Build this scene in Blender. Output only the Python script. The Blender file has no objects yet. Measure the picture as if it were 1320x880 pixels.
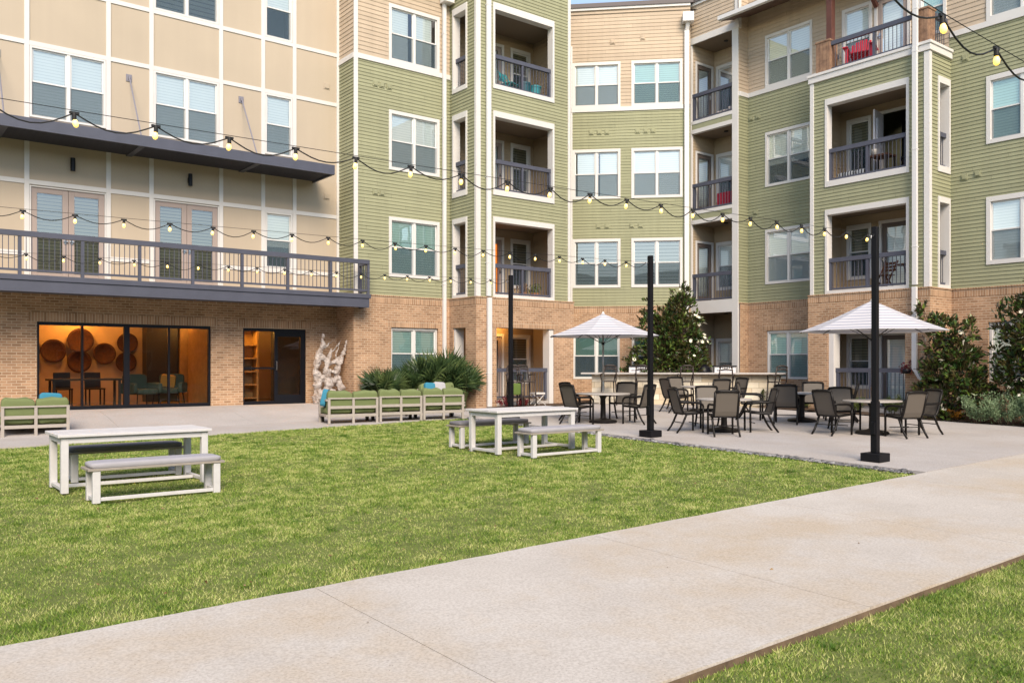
import bpy, bmesh, math, random
import numpy as np
from mathutils import Vector, Matrix
R = math.radians
random.seed(7)
rng = np.random.default_rng(11)
scene = bpy.context.scene
COL = scene.collection

# ------------------------------------------------------------------ camera, sky, sun, exposure
AZ = R(37.8)                       # camera heading, clockwise from +y
ZC = 1.1                           # eye height above the building's ground floor
SA, CA = math.sin(AZ), math.cos(AZ)
cam_d = bpy.data.cameras.new("camera")
cam = bpy.data.objects.new("camera", cam_d)
COL.objects.link(cam)
cam.location = (0, 0, ZC)
cam.rotation_euler = (R(90), 0, -AZ)
cam_d.sensor_width = 36
cam_d.lens = 30.0
cam_d.shift_y = 31 / 1320
cam_d.clip_start = 0.05
cam_d.clip_end = 2000
scene.camera = cam

SUN_EL, SUN_AZ = R(38), R(206)     # azimuth clockwise from +y: behind the camera, a little to its right
w = bpy.data.worlds.new("World")
scene.world = w
w.use_nodes = True
nt = w.node_tree
nt.nodes.clear()
sky = nt.nodes.new("ShaderNodeTexSky")
sky.sky_type = 'NISHITA'
sky.sun_disc = False
sky.sun_elevation = SUN_EL
sky.sun_rotation = SUN_AZ
sky.air_density = 1.0
sky.dust_density = 0.4
sky.altitude = 1200
sky.ozone_density = 1.8
bg = nt.nodes.new("ShaderNodeBackground")
bg.inputs[1].default_value = 0.15
wo = nt.nodes.new("ShaderNodeOutputWorld")
nt.links.new(sky.outputs[0], bg.inputs[0])
nt.links.new(bg.outputs[0], wo.inputs[0])

sd = bpy.data.lights.new("sun", 'SUN')
sd.energy = 2.1
sd.angle = R(32)
sd.color = (1.0, 0.96, 0.91)
sun = bpy.data.objects.new("sun", sd)
COL.objects.link(sun)
sun.location = (0, -10, 30)
sdir = Vector((math.sin(SUN_AZ) * math.cos(SUN_EL), math.cos(SUN_AZ) * math.cos(SUN_EL), math.sin(SUN_EL)))
sun.rotation_euler = sdir.to_track_quat('Z', 'Y').to_euler()

vs = scene.view_settings
vs.view_transform = 'Standard'
vs.look = 'None'
vs.gamma = 1
vs.use_curve_mapping = False
vs.exposure = 1.24
try:
    vs.use_white_balance = True
    vs.white_balance_temperature = 8150
    vs.white_balance_tint = 12
except Exception:
    pass
scene.render.engine = 'CYCLES'
scene.cycles.max_bounces = 8
scene.cycles.transparent_max_bounces = 12
scene.cycles.use_denoising = True

# ------------------------------------------------------------------ materials
MATS = {}
def mat(name, col, rough=0.7, metal=0.0, spec=0.4, noise=0.0, nscale=4.0, bump=0.0, bscale=60.0, col2=None,
        emit=None, estr=0.0, detail=5.0, bdist=0.01):
    """principled material with a noise-mixed colour and a noise bump"""
    if name in MATS: return MATS[name]
    m = bpy.data.materials.new(name); m.use_nodes = True
    n, l = m.node_tree.nodes, m.node_tree.links
    b = n["Principled BSDF"]
    b.inputs["Base Color"].default_value = (*col, 1)
    b.inputs["Roughness"].default_value = rough
    b.inputs["Metallic"].default_value = metal
    b.inputs["Specular IOR Level"].default_value = spec
    tc = n.new("ShaderNodeTexCoord"); geo = n.new("ShaderNodeNewGeometry")
    if noise > 0:
        t = n.new("ShaderNodeTexNoise"); t.inputs["Scale"].default_value = nscale; t.inputs["Detail"].default_value = detail
        t.inputs["Roughness"].default_value = 0.62
        l.new(geo.outputs["Position"], t.inputs["Vector"])
        cr = n.new("ShaderNodeValToRGB")
        c2 = col2 or tuple(c * (1 - noise) for c in col)
        cr.color_ramp.elements[0].position = 0.3; cr.color_ramp.elements[1].position = 0.7
        cr.color_ramp.elements[0].color = (*c2, 1); cr.color_ramp.elements[1].color = (*col, 1)
        l.new(t.outputs["Fac"], cr.inputs[0]); l.new(cr.outputs[0], b.inputs["Base Color"])
    if bump > 0:
        t2 = n.new("ShaderNodeTexNoise"); t2.inputs["Scale"].default_value = bscale; t2.inputs["Detail"].default_value = 4
        l.new(geo.outputs["Position"], t2.inputs["Vector"])
        bp = n.new("ShaderNodeBump"); bp.inputs["Strength"].default_value = bump; bp.inputs["Distance"].default_value = bdist
        l.new(t2.outputs["Fac"], bp.inputs["Height"]); l.new(bp.outputs[0], b.inputs["Normal"])
    if emit:
        b.inputs["Emission Color"].default_value = (*emit, 1); b.inputs["Emission Strength"].default_value = estr
    MATS[name] = m
    return m

def brick_mat(name, soldier=False, c1=(.45, .270, .165), c2=(.26, .145, .083), mortar=(.53, .395, .285)):
    m = bpy.data.materials.new(name); m.use_nodes = True
    n, l = m.node_tree.nodes, m.node_tree.links
    b = n["Principled BSDF"]; b.inputs["Roughness"].default_value = 0.9; b.inputs["Specular IOR Level"].default_value = 0.2
    geo = n.new("ShaderNodeNewGeometry")
    cr = n.new("ShaderNodeVectorMath"); cr.operation = 'CROSS_PRODUCT'; cr.inputs[1].default_value = (0, 0, 1)
    l.new(geo.outputs["True Normal"], cr.inputs[0])
    dt = n.new("ShaderNodeVectorMath"); dt.operation = 'DOT_PRODUCT'
    l.new(cr.outputs[0], dt.inputs[0]); l.new(geo.outputs["Position"], dt.inputs[1])
    sep = n.new("ShaderNodeSeparateXYZ"); l.new(geo.outputs["Position"], sep.inputs[0])
    cmb = n.new("ShaderNodeCombineXYZ")
    if soldier:
        l.new(sep.outputs[2], cmb.inputs[0]); l.new(dt.outputs["Value"], cmb.inputs[1])
    else:
        l.new(dt.outputs["Value"], cmb.inputs[0]); l.new(sep.outputs[2], cmb.inputs[1])
    bt = n.new("ShaderNodeTexBrick")
    bt.inputs["Scale"].default_value = 1
    bt.inputs["Brick Width"].default_value = 0.24 if soldier else 0.203
    bt.inputs["Row Height"].default_value = 0.0677
    bt.inputs["Mortar Size"].default_value = 0.009
    bt.inputs["Mortar Smooth"].default_value = 0.2
    bt.offset = 0.0 if soldier else 0.5
    bt.inputs["Color1"].default_value = (*c1, 1); bt.inputs["Color2"].default_value = (*c2, 1); bt.inputs["Mortar"].default_value = (*mortar, 1)
    bt.inputs["Bias"].default_value = -0.2
    l.new(cmb.outputs[0], bt.inputs["Vector"])
    nz = n.new("ShaderNodeTexNoise"); nz.inputs["Scale"].default_value = 1.3; nz.inputs["Detail"].default_value = 8; nz.inputs["Roughness"].default_value = .7
    l.new(geo.outputs["Position"], nz.inputs["Vector"])
    mr = n.new("ShaderNodeMapRange"); mr.inputs[1].default_value = .3; mr.inputs[2].default_value = .7; mr.inputs[3].default_value = .78; mr.inputs[4].default_value = 1.15
    l.new(nz.outputs["Fac"], mr.inputs[0])
    mx = n.new("ShaderNodeVectorMath"); mx.operation = 'SCALE'
    l.new(bt.outputs["Color"], mx.inputs[0]); l.new(mr.outputs[0], mx.inputs["Scale"])
    l.new(mx.outputs[0], b.inputs["Base Color"])
    bp = n.new("ShaderNodeBump"); bp.inputs["Strength"].default_value = 0.6; bp.inputs["Distance"].default_value = 0.008; bp.invert = True
    l.new(bt.outputs["Fac"], bp.inputs["Height"]); l.new(bp.outputs[0], b.inputs["Normal"])
    return m

def glass_mat(name, tint=(.92, .985, .97), boost=1.2, base=0.15, rough=0.0):
    m = bpy.data.materials.new(name); m.use_nodes = True
    n, l = m.node_tree.nodes, m.node_tree.links
    n.clear()
    o = n.new("ShaderNodeOutputMaterial"); mix = n.new("ShaderNodeMixShader")
    tr = n.new("ShaderNodeBsdfTransparent"); tr.inputs[0].default_value = (*tint, 1)
    gl = n.new("ShaderNodeBsdfGlossy"); gl.inputs["Roughness"].default_value = rough
    fr = n.new("ShaderNodeFresnel"); fr.inputs[0].default_value = 1.5
    ma = n.new("ShaderNodeMath"); ma.operation = 'MULTIPLY_ADD'; ma.inputs[1].default_value = boost; ma.inputs[2].default_value = base; ma.use_clamp = True
    geo = n.new("ShaderNodeNewGeometry"); nz = n.new("ShaderNodeTexNoise"); nz.inputs["Scale"].default_value = 1.2
    l.new(geo.outputs["Position"], nz.inputs["Vector"])
    bp = n.new("ShaderNodeBump"); bp.inputs["Strength"].default_value = 0.10; bp.inputs["Distance"].default_value = 0.02
    l.new(nz.outputs["Fac"], bp.inputs["Height"]); l.new(bp.outputs[0], gl.inputs["Normal"])
    l.new(fr.outputs[0], ma.inputs[0]); l.new(ma.outputs[0], mix.inputs[0])
    l.new(tr.outputs[0], mix.inputs[1]); l.new(gl.outputs[0], mix.inputs[2]); l.new(mix.outputs[0], o.inputs[0])
    return m

def screen_mat():
    m = bpy.data.materials.new("insect_mesh"); m.use_nodes = True
    n, l = m.node_tree.nodes, m.node_tree.links
    n.clear()
    o = n.new("ShaderNodeOutputMaterial"); mix = n.new("ShaderNodeMixShader"); mix.inputs[0].default_value = 0.48
    tr = n.new("ShaderNodeBsdfTransparent"); d = n.new("ShaderNodeBsdfDiffuse"); d.inputs[0].default_value = (.07, .105, .125, 1)
    l.new(tr.outputs[0], mix.inputs[1]); l.new(d.outputs[0], mix.inputs[2]); l.new(mix.outputs[0], o.inputs[0])
    return m

def blind_mat(name, ca, cb, pitch=0.05):
    m = bpy.data.materials.new(name); m.use_nodes = True
    n, l = m.node_tree.nodes, m.node_tree.links
    b = n["Principled BSDF"]; b.inputs["Roughness"].default_value = 0.6
    geo = n.new("ShaderNodeNewGeometry"); sep = n.new("ShaderNodeSeparateXYZ"); l.new(geo.outputs["Position"], sep.inputs[0])
    mu = n.new("ShaderNodeMath"); mu.operation = 'DIVIDE'; mu.inputs[1].default_value = pitch; l.new(sep.outputs[2], mu.inputs[0])
    fr = n.new("ShaderNodeMath"); fr.operation = 'FRACT'; l.new(mu.outputs[0], fr.inputs[0])
    cr = n.new("ShaderNodeValToRGB"); cr.color_ramp.elements[0].position = .12; cr.color_ramp.elements[1].position = .3
    cr.color_ramp.elements[0].color = (*cb, 1); cr.color_ramp.elements[1].color = (*ca, 1)
    l.new(fr.outputs[0], cr.inputs[0]); l.new(cr.outputs[0], b.inputs["Base Color"])
    return m

def stripe_mat(name, axis, pitch, frac, ca, cb, rough=.8, transl=0.0):
    """woven stripes along one object axis"""
    m = bpy.data.materials.new(name); m.use_nodes = True
    n, l = m.node_tree.nodes, m.node_tree.links
    b = n["Principled BSDF"]; b.inputs["Roughness"].default_value = rough
    tc = n.new("ShaderNodeTexCoord"); sep = n.new("ShaderNodeSeparateXYZ"); l.new(tc.outputs["Object"], sep.inputs[0])
    mu = n.new("ShaderNodeMath"); mu.operation = 'DIVIDE'; mu.inputs[1].default_value = pitch; l.new(sep.outputs[axis], mu.inputs[0])
    fr = n.new("ShaderNodeMath"); fr.operation = 'FRACT'; l.new(mu.outputs[0], fr.inputs[0])
    gt = n.new("ShaderNodeMath"); gt.operation = 'GREATER_THAN'; gt.inputs[1].default_value = frac; l.new(fr.outputs[0], gt.inputs[0])
    mx = n.new("ShaderNodeMix"); mx.data_type = 'RGBA'; mx.inputs[6].default_value = (*ca, 1); mx.inputs[7].default_value = (*cb, 1)
    l.new(gt.outputs[0], mx.inputs[0]); l.new(mx.outputs[2], b.inputs["Base Color"])
    if transl:
        b.inputs["Subsurface Weight"].default_value = 0
        o = n["Material Output"]; ts = n.new("ShaderNodeBsdfTranslucent"); l.new(mx.outputs[2], ts.inputs[0])
        ms = n.new("ShaderNodeMixShader"); ms.inputs[0].default_value = transl
        l.new(b.outputs[0], ms.inputs[1]); l.new(ts.outputs[0], ms.inputs[2]); l.new(ms.outputs[0], o.inputs[0])
    return m

def concrete_mat(name, c1, c2, c3):
    m = bpy.data.materials.new(name); m.use_nodes = True
    n, l = m.node_tree.nodes, m.node_tree.links
    b = n["Principled BSDF"]; b.inputs["Roughness"].default_value = 0.88; b.inputs["Specular IOR Level"].default_value = 0.25
    geo = n.new("ShaderNodeNewGeometry")
    def nz(sc, det, ro=.6):
        t = n.new("ShaderNodeTexNoise"); t.inputs["Scale"].default_value = sc; t.inputs["Detail"].default_value = det; t.inputs["Roughness"].default_value = ro
        l.new(geo.outputs["Position"], t.inputs["Vector"]); return t
    def ramp(src, p0, p1, a, bb):
        r = n.new("ShaderNodeValToRGB"); r.color_ramp.elements[0].position = p0; r.color_ramp.elements[1].position = p1
        r.color_ramp.elements[0].color = (*a, 1); r.color_ramp.elements[1].color = (*bb, 1); l.new(src, r.inputs[0]); return r
    def mixc(f, a, bb, mode='MIX'):
        x = n.new("ShaderNodeMix"); x.data_type = 'RGBA'; x.blend_type = mode
        for s, i in ((f, 0), (a, 6), (bb, 7)):
            if isinstance(s, (float, int)): x.inputs[i].default_value = s
            elif isinstance(s, tuple): x.inputs[i].default_value = (*s, 1)
            else: l.new(s, x.inputs[i])
        return x.outputs[2]
    base = ramp(nz(.9, 6).outputs["Fac"], .35, .7, c2, c1).outputs[0]
    stain = ramp(nz(.55, 7, .68).outputs["Fac"], .47, .66, (0, 0, 0), (1, 1, 1)).outputs[0]
    base = mixc(stain, base, c3)
    base2 = mixc(0.55, base, ramp(nz(48, 4).outputs["Fac"], .36, .60, (.62, .59, .56), (1, 1, 1)).outputs[0], 'MULTIPLY')
    pit = ramp(nz(60, 2, .5).outputs["Fac"], .27, .31, (.32, .28, .25), (1, 1, 1)).outputs[0]
    base3 = mixc(0.6, base2, pit, 'MULTIPLY')
    l.new(base3, b.inputs["Base Color"])
    bp = n.new("ShaderNodeBump"); bp.inputs["Strength"].default_value = 0.35; bp.inputs["Distance"].default_value = 0.004
    l.new(nz(140, 4).outputs["Fac"], bp.inputs["Height"]); l.new(bp.outputs[0], b.inputs["Normal"])
    return m

def leaf_mat(name, ca, cb, cc, rough=.4, transl=.15, under=None, nscale=1.6, rw=.55):
    """foliage: per-leaf random tone (mesh attribute), clump noise, optional rusty underside"""
    m = bpy.data.materials.new(name); m.use_nodes = True
    n, l = m.node_tree.nodes, m.node_tree.links
    b = n["Principled BSDF"]; b.inputs["Roughness"].default_value = rough; b.inputs["Specular IOR Level"].default_value = .45
    at = n.new("ShaderNodeAttribute"); at.attribute_name = "rnd"
    geo = n.new("ShaderNodeNewGeometry")
    t = n.new("ShaderNodeTexNoise"); t.inputs["Scale"].default_value = nscale; t.inputs["Detail"].default_value = 5; l.new(geo.outputs["Position"], t.inputs["Vector"])
    ad = n.new("ShaderNodeMath"); ad.operation = 'MULTIPLY_ADD'; ad.inputs[1].default_value = rw
    sb = n.new("ShaderNodeMath"); sb.operation = 'MULTIPLY_ADD'; sb.inputs[1].default_value = 1.5; sb.inputs[2].default_value = -.5 - (rw - .55) / 2
    l.new(t.outputs["Fac"], sb.inputs[0]); l.new(at.outputs["Fac"], ad.inputs[0]); l.new(sb.outputs[0], ad.inputs[2])
    cr = n.new("ShaderNodeValToRGB"); e = cr.color_ramp.elements
    e[0].position = .15; e[0].color = (*ca, 1); e[1].position = .95; e[1].color = (*cc, 1)
    x = e.new(.52); x.color = (*cb, 1)
    l.new(ad.outputs[0], cr.inputs[0])
    col = cr.outputs[0]
    if under:
        mx = n.new("ShaderNodeMix"); mx.data_type = 'RGBA'; mx.inputs[7].default_value = (*under, 1)
        l.new(geo.outputs["Backfacing"], mx.inputs[0]); l.new(col, mx.inputs[6]); col = mx.outputs[2]
    l.new(col, b.inputs["Base Color"])
    o = n["Material Output"]; ts = n.new("ShaderNodeBsdfTranslucent"); l.new(col, ts.inputs[0])
    ms = n.new("ShaderNodeMixShader"); ms.inputs[0].default_value = transl
    l.new(b.outputs[0], ms.inputs[1]); l.new(ts.outputs[0], ms.inputs[2]); l.new(ms.outputs[0], o.inputs[0])
    return m

def siding_mat(name, col, row):
    """painted boards: each board a shade of its own, butt joints, faint rain streaks"""
    m = bpy.data.materials.new(name); m.use_nodes = True
    n, l = m.node_tree.nodes, m.node_tree.links
    b = n["Principled BSDF"]; b.inputs["Roughness"].default_value = .78; b.inputs["Specular IOR Level"].default_value = .3
    def math_(op, a, bb=None, c=None):
        x = n.new("ShaderNodeMath"); x.operation = op
        for i, s_ in enumerate((a, bb, c)):
            if s_ is None: continue
            if isinstance(s_, (int, float)): x.inputs[i].default_value = s_
            else: l.new(s_, x.inputs[i])
        return x.outputs[0]
    geo = n.new("ShaderNodeNewGeometry"); sep = n.new("ShaderNodeSeparateXYZ"); l.new(geo.outputs["Position"], sep.inputs[0])
    s_ = math_('SUBTRACT', sep.outputs[0], sep.outputs[1])
    st = n.new("ShaderNodeCombineXYZ"); l.new(math_('MULTIPLY', s_, 5.0), st.inputs[0]); l.new(math_('MULTIPLY', sep.outputs[2], .22), st.inputs[2])
    t1 = n.new("ShaderNodeTexNoise"); t1.inputs["Scale"].default_value = 1.0; t1.inputs["Detail"].default_value = 6; l.new(st.outputs[0], t1.inputs["Vector"])
    t2 = n.new("ShaderNodeTexNoise"); t2.inputs["Scale"].default_value = .5; t2.inputs["Detail"].default_value = 5; l.new(geo.outputs["Position"], t2.inputs["Vector"])
    f = math_('MULTIPLY_ADD', t1.outputs["Fac"], .22 if row else .07, .81 if row else .885)
    f = math_('MULTIPLY', f, math_('MULTIPLY_ADD', t2.outputs["Fac"], .24, .91))
    if row:
        ri = math_('FLOOR', math_('DIVIDE', sep.outputs[2], row))
        sx = math_('MULTIPLY_ADD', ri, 1.377, math_('DIVIDE', s_, 3.66))
        cell = n.new("ShaderNodeCombineXYZ"); l.new(math_('FLOOR', sx), cell.inputs[0]); l.new(ri, cell.inputs[1])
        wn = n.new("ShaderNodeTexWhiteNoise"); wn.noise_dimensions = '2D'; l.new(cell.outputs[0], wn.inputs["Vector"])
        f = math_('MULTIPLY', f, math_('MULTIPLY_ADD', wn.outputs["Value"], .11, .945))
        jt = math_('GREATER_THAN', math_('FRACT', sx), .0022)
        f = math_('MULTIPLY', f, math_('MULTIPLY_ADD', jt, .45, .55))
    sc = n.new("ShaderNodeVectorMath"); sc.operation = 'SCALE'; sc.inputs[0].default_value = col; l.new(f, sc.inputs["Scale"])
    l.new(sc.outputs[0], b.inputs["Base Color"])
    return m
BRICK = brick_mat("tan_brick")
SOLDIER = brick_mat("soldier_brick", True)
GLASS = glass_mat("window_glass")
GLASS_STORE = glass_mat("storefront_glass", (.92, .90, .86), .85, .0)
SCREEN = screen_mat()
BLIND = blind_mat("white_blind", (.95, .95, .95), (.74, .76, .77), .075)
BLIND_DK = blind_mat("dark_blind", (.34, .35, .34), (.03, .03, .03), .12)
STUCCO = siding_mat("tan_panel", (.470, .385, .295), 0)
GREEN = siding_mat("green_siding", (.300, .300, .188), .102)
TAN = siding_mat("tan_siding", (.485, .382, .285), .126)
TAN_SHADED = mat("shaded_tan_siding", (.40, .300, .20), .8, noise=.08, nscale=.8)  # darker copy of the tan siding: recess shade put into the colour
WHITE = mat("white_trim", (.625, .60, .575), .6, noise=.05, nscale=1.5)
VINYL = mat("window_vinyl", (.64, .63, .61), .45)
DOWN = mat("downspout_white", (.64, .625, .615), .45)
SLATE = mat("slate_paint", (.078, .083, .112), .5, noise=.2, nscale=2)
SLATE_DK = mat("slate_deck", (.05, .05, .07), .55)
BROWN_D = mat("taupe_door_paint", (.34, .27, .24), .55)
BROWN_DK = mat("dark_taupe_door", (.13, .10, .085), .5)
BLACKF = mat("black_aluminium", (.006, .0065, .010), .4, spec=.25)
PARAPET = mat("brown_cap", (.12, .10, .10), .6)
SOFFIT = mat("brown_soffit", (.13, .075, .055), .7, noise=.2, nscale=3)
CEIL_SHADED = mat("balcony_ceiling", (.22, .165, .12), .85)  # brown darkened so ceilings and slabs carry the recess shade in their colour
BLACK = mat("black_metal", (.007, .007, .009), .5, spec=.2)
BULBM = mat("bulb_glow", (1, .85, .5), .3, emit=(1.0, .64, .10), estr=.75)
RUBBER = mat("black_rubber", (.012, .012, .012), .6)

# ------------------------------------------------------------------ mesh helpers
class MB:
    """collects geometry; F maps local coordinates to the world"""
    def __init__(s, F=None):
        s.v, s.f, s.F = [], [], F
    def add(s, pts, faces):
        o = len(s.v)
        if s.F: pts = [s.F(*p) for p in pts]
        s.v += [tuple(p) for p in pts]
        s.f += [tuple(i + o for i in f) for f in faces]
        return s
    def box(s, x0, x1, y0, y1, z0, z1):
        return s.add([(x0, y0, z0), (x1, y0, z0), (x1, y1, z0), (x0, y1, z0), (x0, y0, z1), (x1, y0, z1), (x1, y1, z1), (x0, y1, z1)],
                     [(0, 3, 2, 1), (4, 5, 6, 7), (0, 1, 5, 4), (1, 2, 6, 5), (2, 3, 7, 6), (3, 0, 4, 7)])
    def quad(s, a, b, c, d): return s.add([a, b, c, d], [(0, 1, 2, 3)])
    def bar(s, a, b, wx, wy, up=(0, 0, 1)):
        """rectangular bar from a to b"""
        a, b = Vector(a), Vector(b); d = (b - a).normalized(); u = Vector(up)
        if abs(d.dot(u)) > .95: u = Vector((0, 1, 0))
        x = d.cross(u).normalized(); y = x.cross(d)
        pts = [p + x * (i * wx / 2) + y * (j * wy / 2) for p in (a, b) for i, j in ((-1, -1), (1, -1), (1, 1), (-1, 1))]
        return s.add(pts, [(0, 3, 2, 1), (4, 5, 6, 7), (0, 1, 5, 4), (1, 2, 6, 5), (2, 3, 7, 6), (3, 0, 4, 7)])
    def tube(s, pts, r, n=8, cap=True):
        pts = [Vector(p) for p in pts]; m = len(pts)
        rr = r if isinstance(r, (list, tuple)) else [r] * m
        vs_, prev = [], None
        for i, p in enumerate(pts):
            d = (pts[min(i + 1, m - 1)] - pts[max(i - 1, 0)]).normalized()
            if prev is None:
                x = d.orthogonal().normalized()
            else:
                x = prev - d * prev.dot(d)
                x = x.normalized() if x.length > 1e-6 else d.orthogonal().normalized()
            prev = x; y = d.cross(x)
            vs_ += [p + (x * math.cos(2 * math.pi * k / n) + y * math.sin(2 * math.pi * k / n)) * rr[i] for k in range(n)]
        fs = [(i * n + k, i * n + (k + 1) % n, (i + 1) * n + (k + 1) % n, (i + 1) * n + k) for i in range(m - 1) for k in range(n)]
        if cap: fs += [tuple(range(n - 1, -1, -1)), tuple(range((m - 1) * n, m * n))]
        return s.add(vs_, fs)
    def lathe(s, prof, n=24, c=(0, 0, 0)):
        vs_ = [(c[0] + r * math.cos(2 * math.pi * k / n), c[1] + r * math.sin(2 * math.pi * k / n), c[2] + z) for r, z in prof for k in range(n)]
        fs = [(i * n + k, i * n + (k + 1) % n, (i + 1) * n + (k + 1) % n, (i + 1) * n + k) for i in range(len(prof) - 1) for k in range(n)]
        fs += [tuple(range(n - 1, -1, -1)), tuple(range((len(prof) - 1) * n, len(prof) * n))]
        return s.add(vs_, fs)
    def cushion(s, x0, x1, y0, y1, z0, z1, puff=.03, n=7):
        """pillow-like soft box: a rounded super-ellipsoid"""
        cx, cy, cz = (x0 + x1) / 2, (y0 + y1) / 2, (z0 + z1) / 2
        hx, hy, hz = (x1 - x0) / 2, (y1 - y0) / 2, (z1 - z0) / 2
        N, Mv = 28, 14
        def sp(a, e): return math.copysign(abs(a) ** e, a)
        vs_, fs = [], []
        for i in range(Mv + 1):
            ph = -math.pi / 2 + math.pi * i / Mv
            for k in range(N):
                th = 2 * math.pi * k / N
                e1, e2 = .34, .20
                vs_.append((cx + hx * sp(math.cos(ph), e1) * sp(math.cos(th), e2), cy + hy * sp(math.cos(ph), e1) * sp(math.sin(th), e2), cz + hz * sp(math.sin(ph), e1)))
        for i in range(Mv):
            for k in range(N): fs.append((i * N + k, i * N + (k + 1) % N, (i + 1) * N + (k + 1) % N, (i + 1) * N + k))
        return s.add(vs_, fs)
    def build(s, name, m, parent=None, smooth=False, bevel=0.0, solid=0.0, sub=0):
        off = Vector((0, 0, 0)); p = parent
        while p is not None:
            off += p.location; p = p.parent
        me = bpy.data.meshes.new(name)
        me.from_pydata([(v[0] - off.x, v[1] - off.y, v[2] - off.z) for v in s.v], [], s.f)
        me.materials.append(m)
        if smooth: me.polygons.foreach_set('use_smooth', [True] * len(me.polygons))
        me.update()
        o = bpy.data.objects.new(name, me); COL.objects.link(o)
        if parent is not None: o.parent = parent
        if solid:
            md = o.modifiers.new('solid', 'SOLIDIFY'); md.thickness = solid; md.offset = 0
        if bevel:
            md = o.modifiers.new('bevel', 'BEVEL'); md.width = bevel; md.segments = 2; md.limit_method = 'ANGLE'; md.angle_limit = R(40)
        if sub:
            md = o.modifiers.new('sub', 'SUBSURF'); md.levels = sub; md.render_levels = sub
        return o

def tag(o, label=None, cat=None, group=None, kind=None):
    if label: o['label'] = label
    if cat: o['category'] = cat
    if group: o['group'] = group
    if kind: o['kind'] = kind
    return o
def thing(name, loc, label, cat, group=None, rz=0.0):
    o = bpy.data.objects.new(name, None); COL.objects.link(o)
    o.empty_display_size = .2
    o.location = loc; o.rotation_euler = (0, 0, rz)
    return tag(o, label, cat, group)
def copy_tree(o, parent=None):
    c = o.copy(); COL.objects.link(c); c.parent = parent
    for ch in o.children: copy_tree(ch, c)
    return c
def setrnd(o, vals):
    a = o.data.attributes.new("rnd", 'FLOAT', 'POINT'); a.data.foreach_set('value', vals)

# ------------------------------------------------------------------ ground
def sm(x):
    x = min(1, max(0, x)); return x * x * (3 - 2 * x)
def gz(u, v):
    """height of the finished ground: it rises gently away from the camera and up to the lobby door"""
    t = min(42, max(-12, SA * u + CA * v))
    z = ZC - 1.96 + .026 * t
    wgt = sm((v - 19.9) / 3.0) * (1 - sm((u - 11.2) / 3.0))
    if v > 26: wgt = max(wgt, 0)
    return z + (0.0 - z) * wgt
def sheet(name, us, vs_, m, dz=0.0, thick=0.0, kind='structure', gaps=None):
    mb = MB(); us = list(us); vs_ = list(vs_); n = len(vs_)
    pts = [(u, v, gz(u, v) + dz) for u in us for v in vs_]
    fs = [(i * n + j, (i + 1) * n + j, (i + 1) * n + j + 1, i * n + j + 1) for i in range(len(us) - 1) for j in range(n - 1)]
    mb.add(pts, fs)
    if thick:
        ring = [(u, vs_[0]) for u in us] + [(us[-1], v) for v in vs_[1:]] + [(u, vs_[-1]) for u in us[-2::-1]] + [(us[0], v) for v in vs_[-2:0:-1]]
        k = len(ring)
        mb.add([(u, v, gz(u, v) + dz) for u, v in ring] + [(u, v, gz(u, v) + dz - thick) for u, v in ring],
               [(i, i + k, (i + 1) % k + k, (i + 1) % k) for i in range(k)])
    return mb
def lin(a, b, st):
    n = max(1, round((b - a) / st)); return [a + (b - a) * i / n for i in range(n + 1)]

SOIL = mat("soil", (.10, .075, .05), .95, noise=.5, nscale=9, bump=.6, bscale=30, bdist=.03)
MULCH = mat("bark_mulch", (.135, .082, .052), .95, noise=.6, nscale=22, bump=1.0, bscale=45, bdist=.04)
TURF = mat("turf_base", (.165, .200, .050), .95, noise=.4, nscale=5, bump=.8, bscale=60, bdist=.02)
CONC = concrete_mat("broom_concrete", (.585, .545, .502), (.515, .472, .428), (.520, .438, .350))
CONC2 = concrete_mat("patio_concrete", (.500, .470, .455), (.44, .41, .395), (.44, .395, .365))
ax = [-400, -150, -60, -30, -15] + lin(-8, 32, 2) + [40, 55, 80, 150, 400]
EDGE = mat('brown_slab_edge', (.20, .135, .09), .9, noise=.5, nscale=6, bump=.5, bscale=40)
g = sheet('ground', ax, ax, SOIL, dz=-.16)
tag(g.build('ground', SOIL), kind='structure')

def slabs(name, us, v0, v1, m, gap=.008, dz=0.0, thick=.13):
    mb = MB()
    for a, b in zip(us[:-1], us[1:]):
        q = sheet(name, lin(a + gap / 2, b - gap / 2, .16 if name == 'path' else .8), lin(v0 + gap / 2, v1 - gap / 2, .8), m, dz, thick)
        o = len(mb.v); mb.v += q.v; mb.f += [tuple(i + o for i in f) for f in q.f]
    return mb
pb = slabs('path', [-12.2, -9.25, -6.2, -3.15, -.1, 2.95, 6.0, 9.05, 12.1, 15.15, 18.2, 21.25, 24.3, 30], 3.375, 6.40, CONC)
def wob(u): return .006 * math.sin(u * 6.7) + .004 * math.sin(u * 17.3 + 1) + .003 * math.sin(u * 43)
pb.v = [(x, y + (wob(x) if y < 3.40 else wob(x + 9) if y > 6.37 else 0), z) for x, y, z in pb.v]
tag(pb.build('path', CONC), kind='structure')
es = MB(); eu = lin(-9, 26, .5)
es.add([(u, 3.368, gz(u, 3.37) - .012) for u in eu] + [(u, 3.368, gz(u, 3.37) - .14) for u in eu], [(i, i + 1, i + 1 + len(eu), i + len(eu)) for i in range(len(eu) - 1)])
tag(es.build('path_edge_strip', EDGE), kind='structure')  # brown strip down the near side of the path slabs
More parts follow.
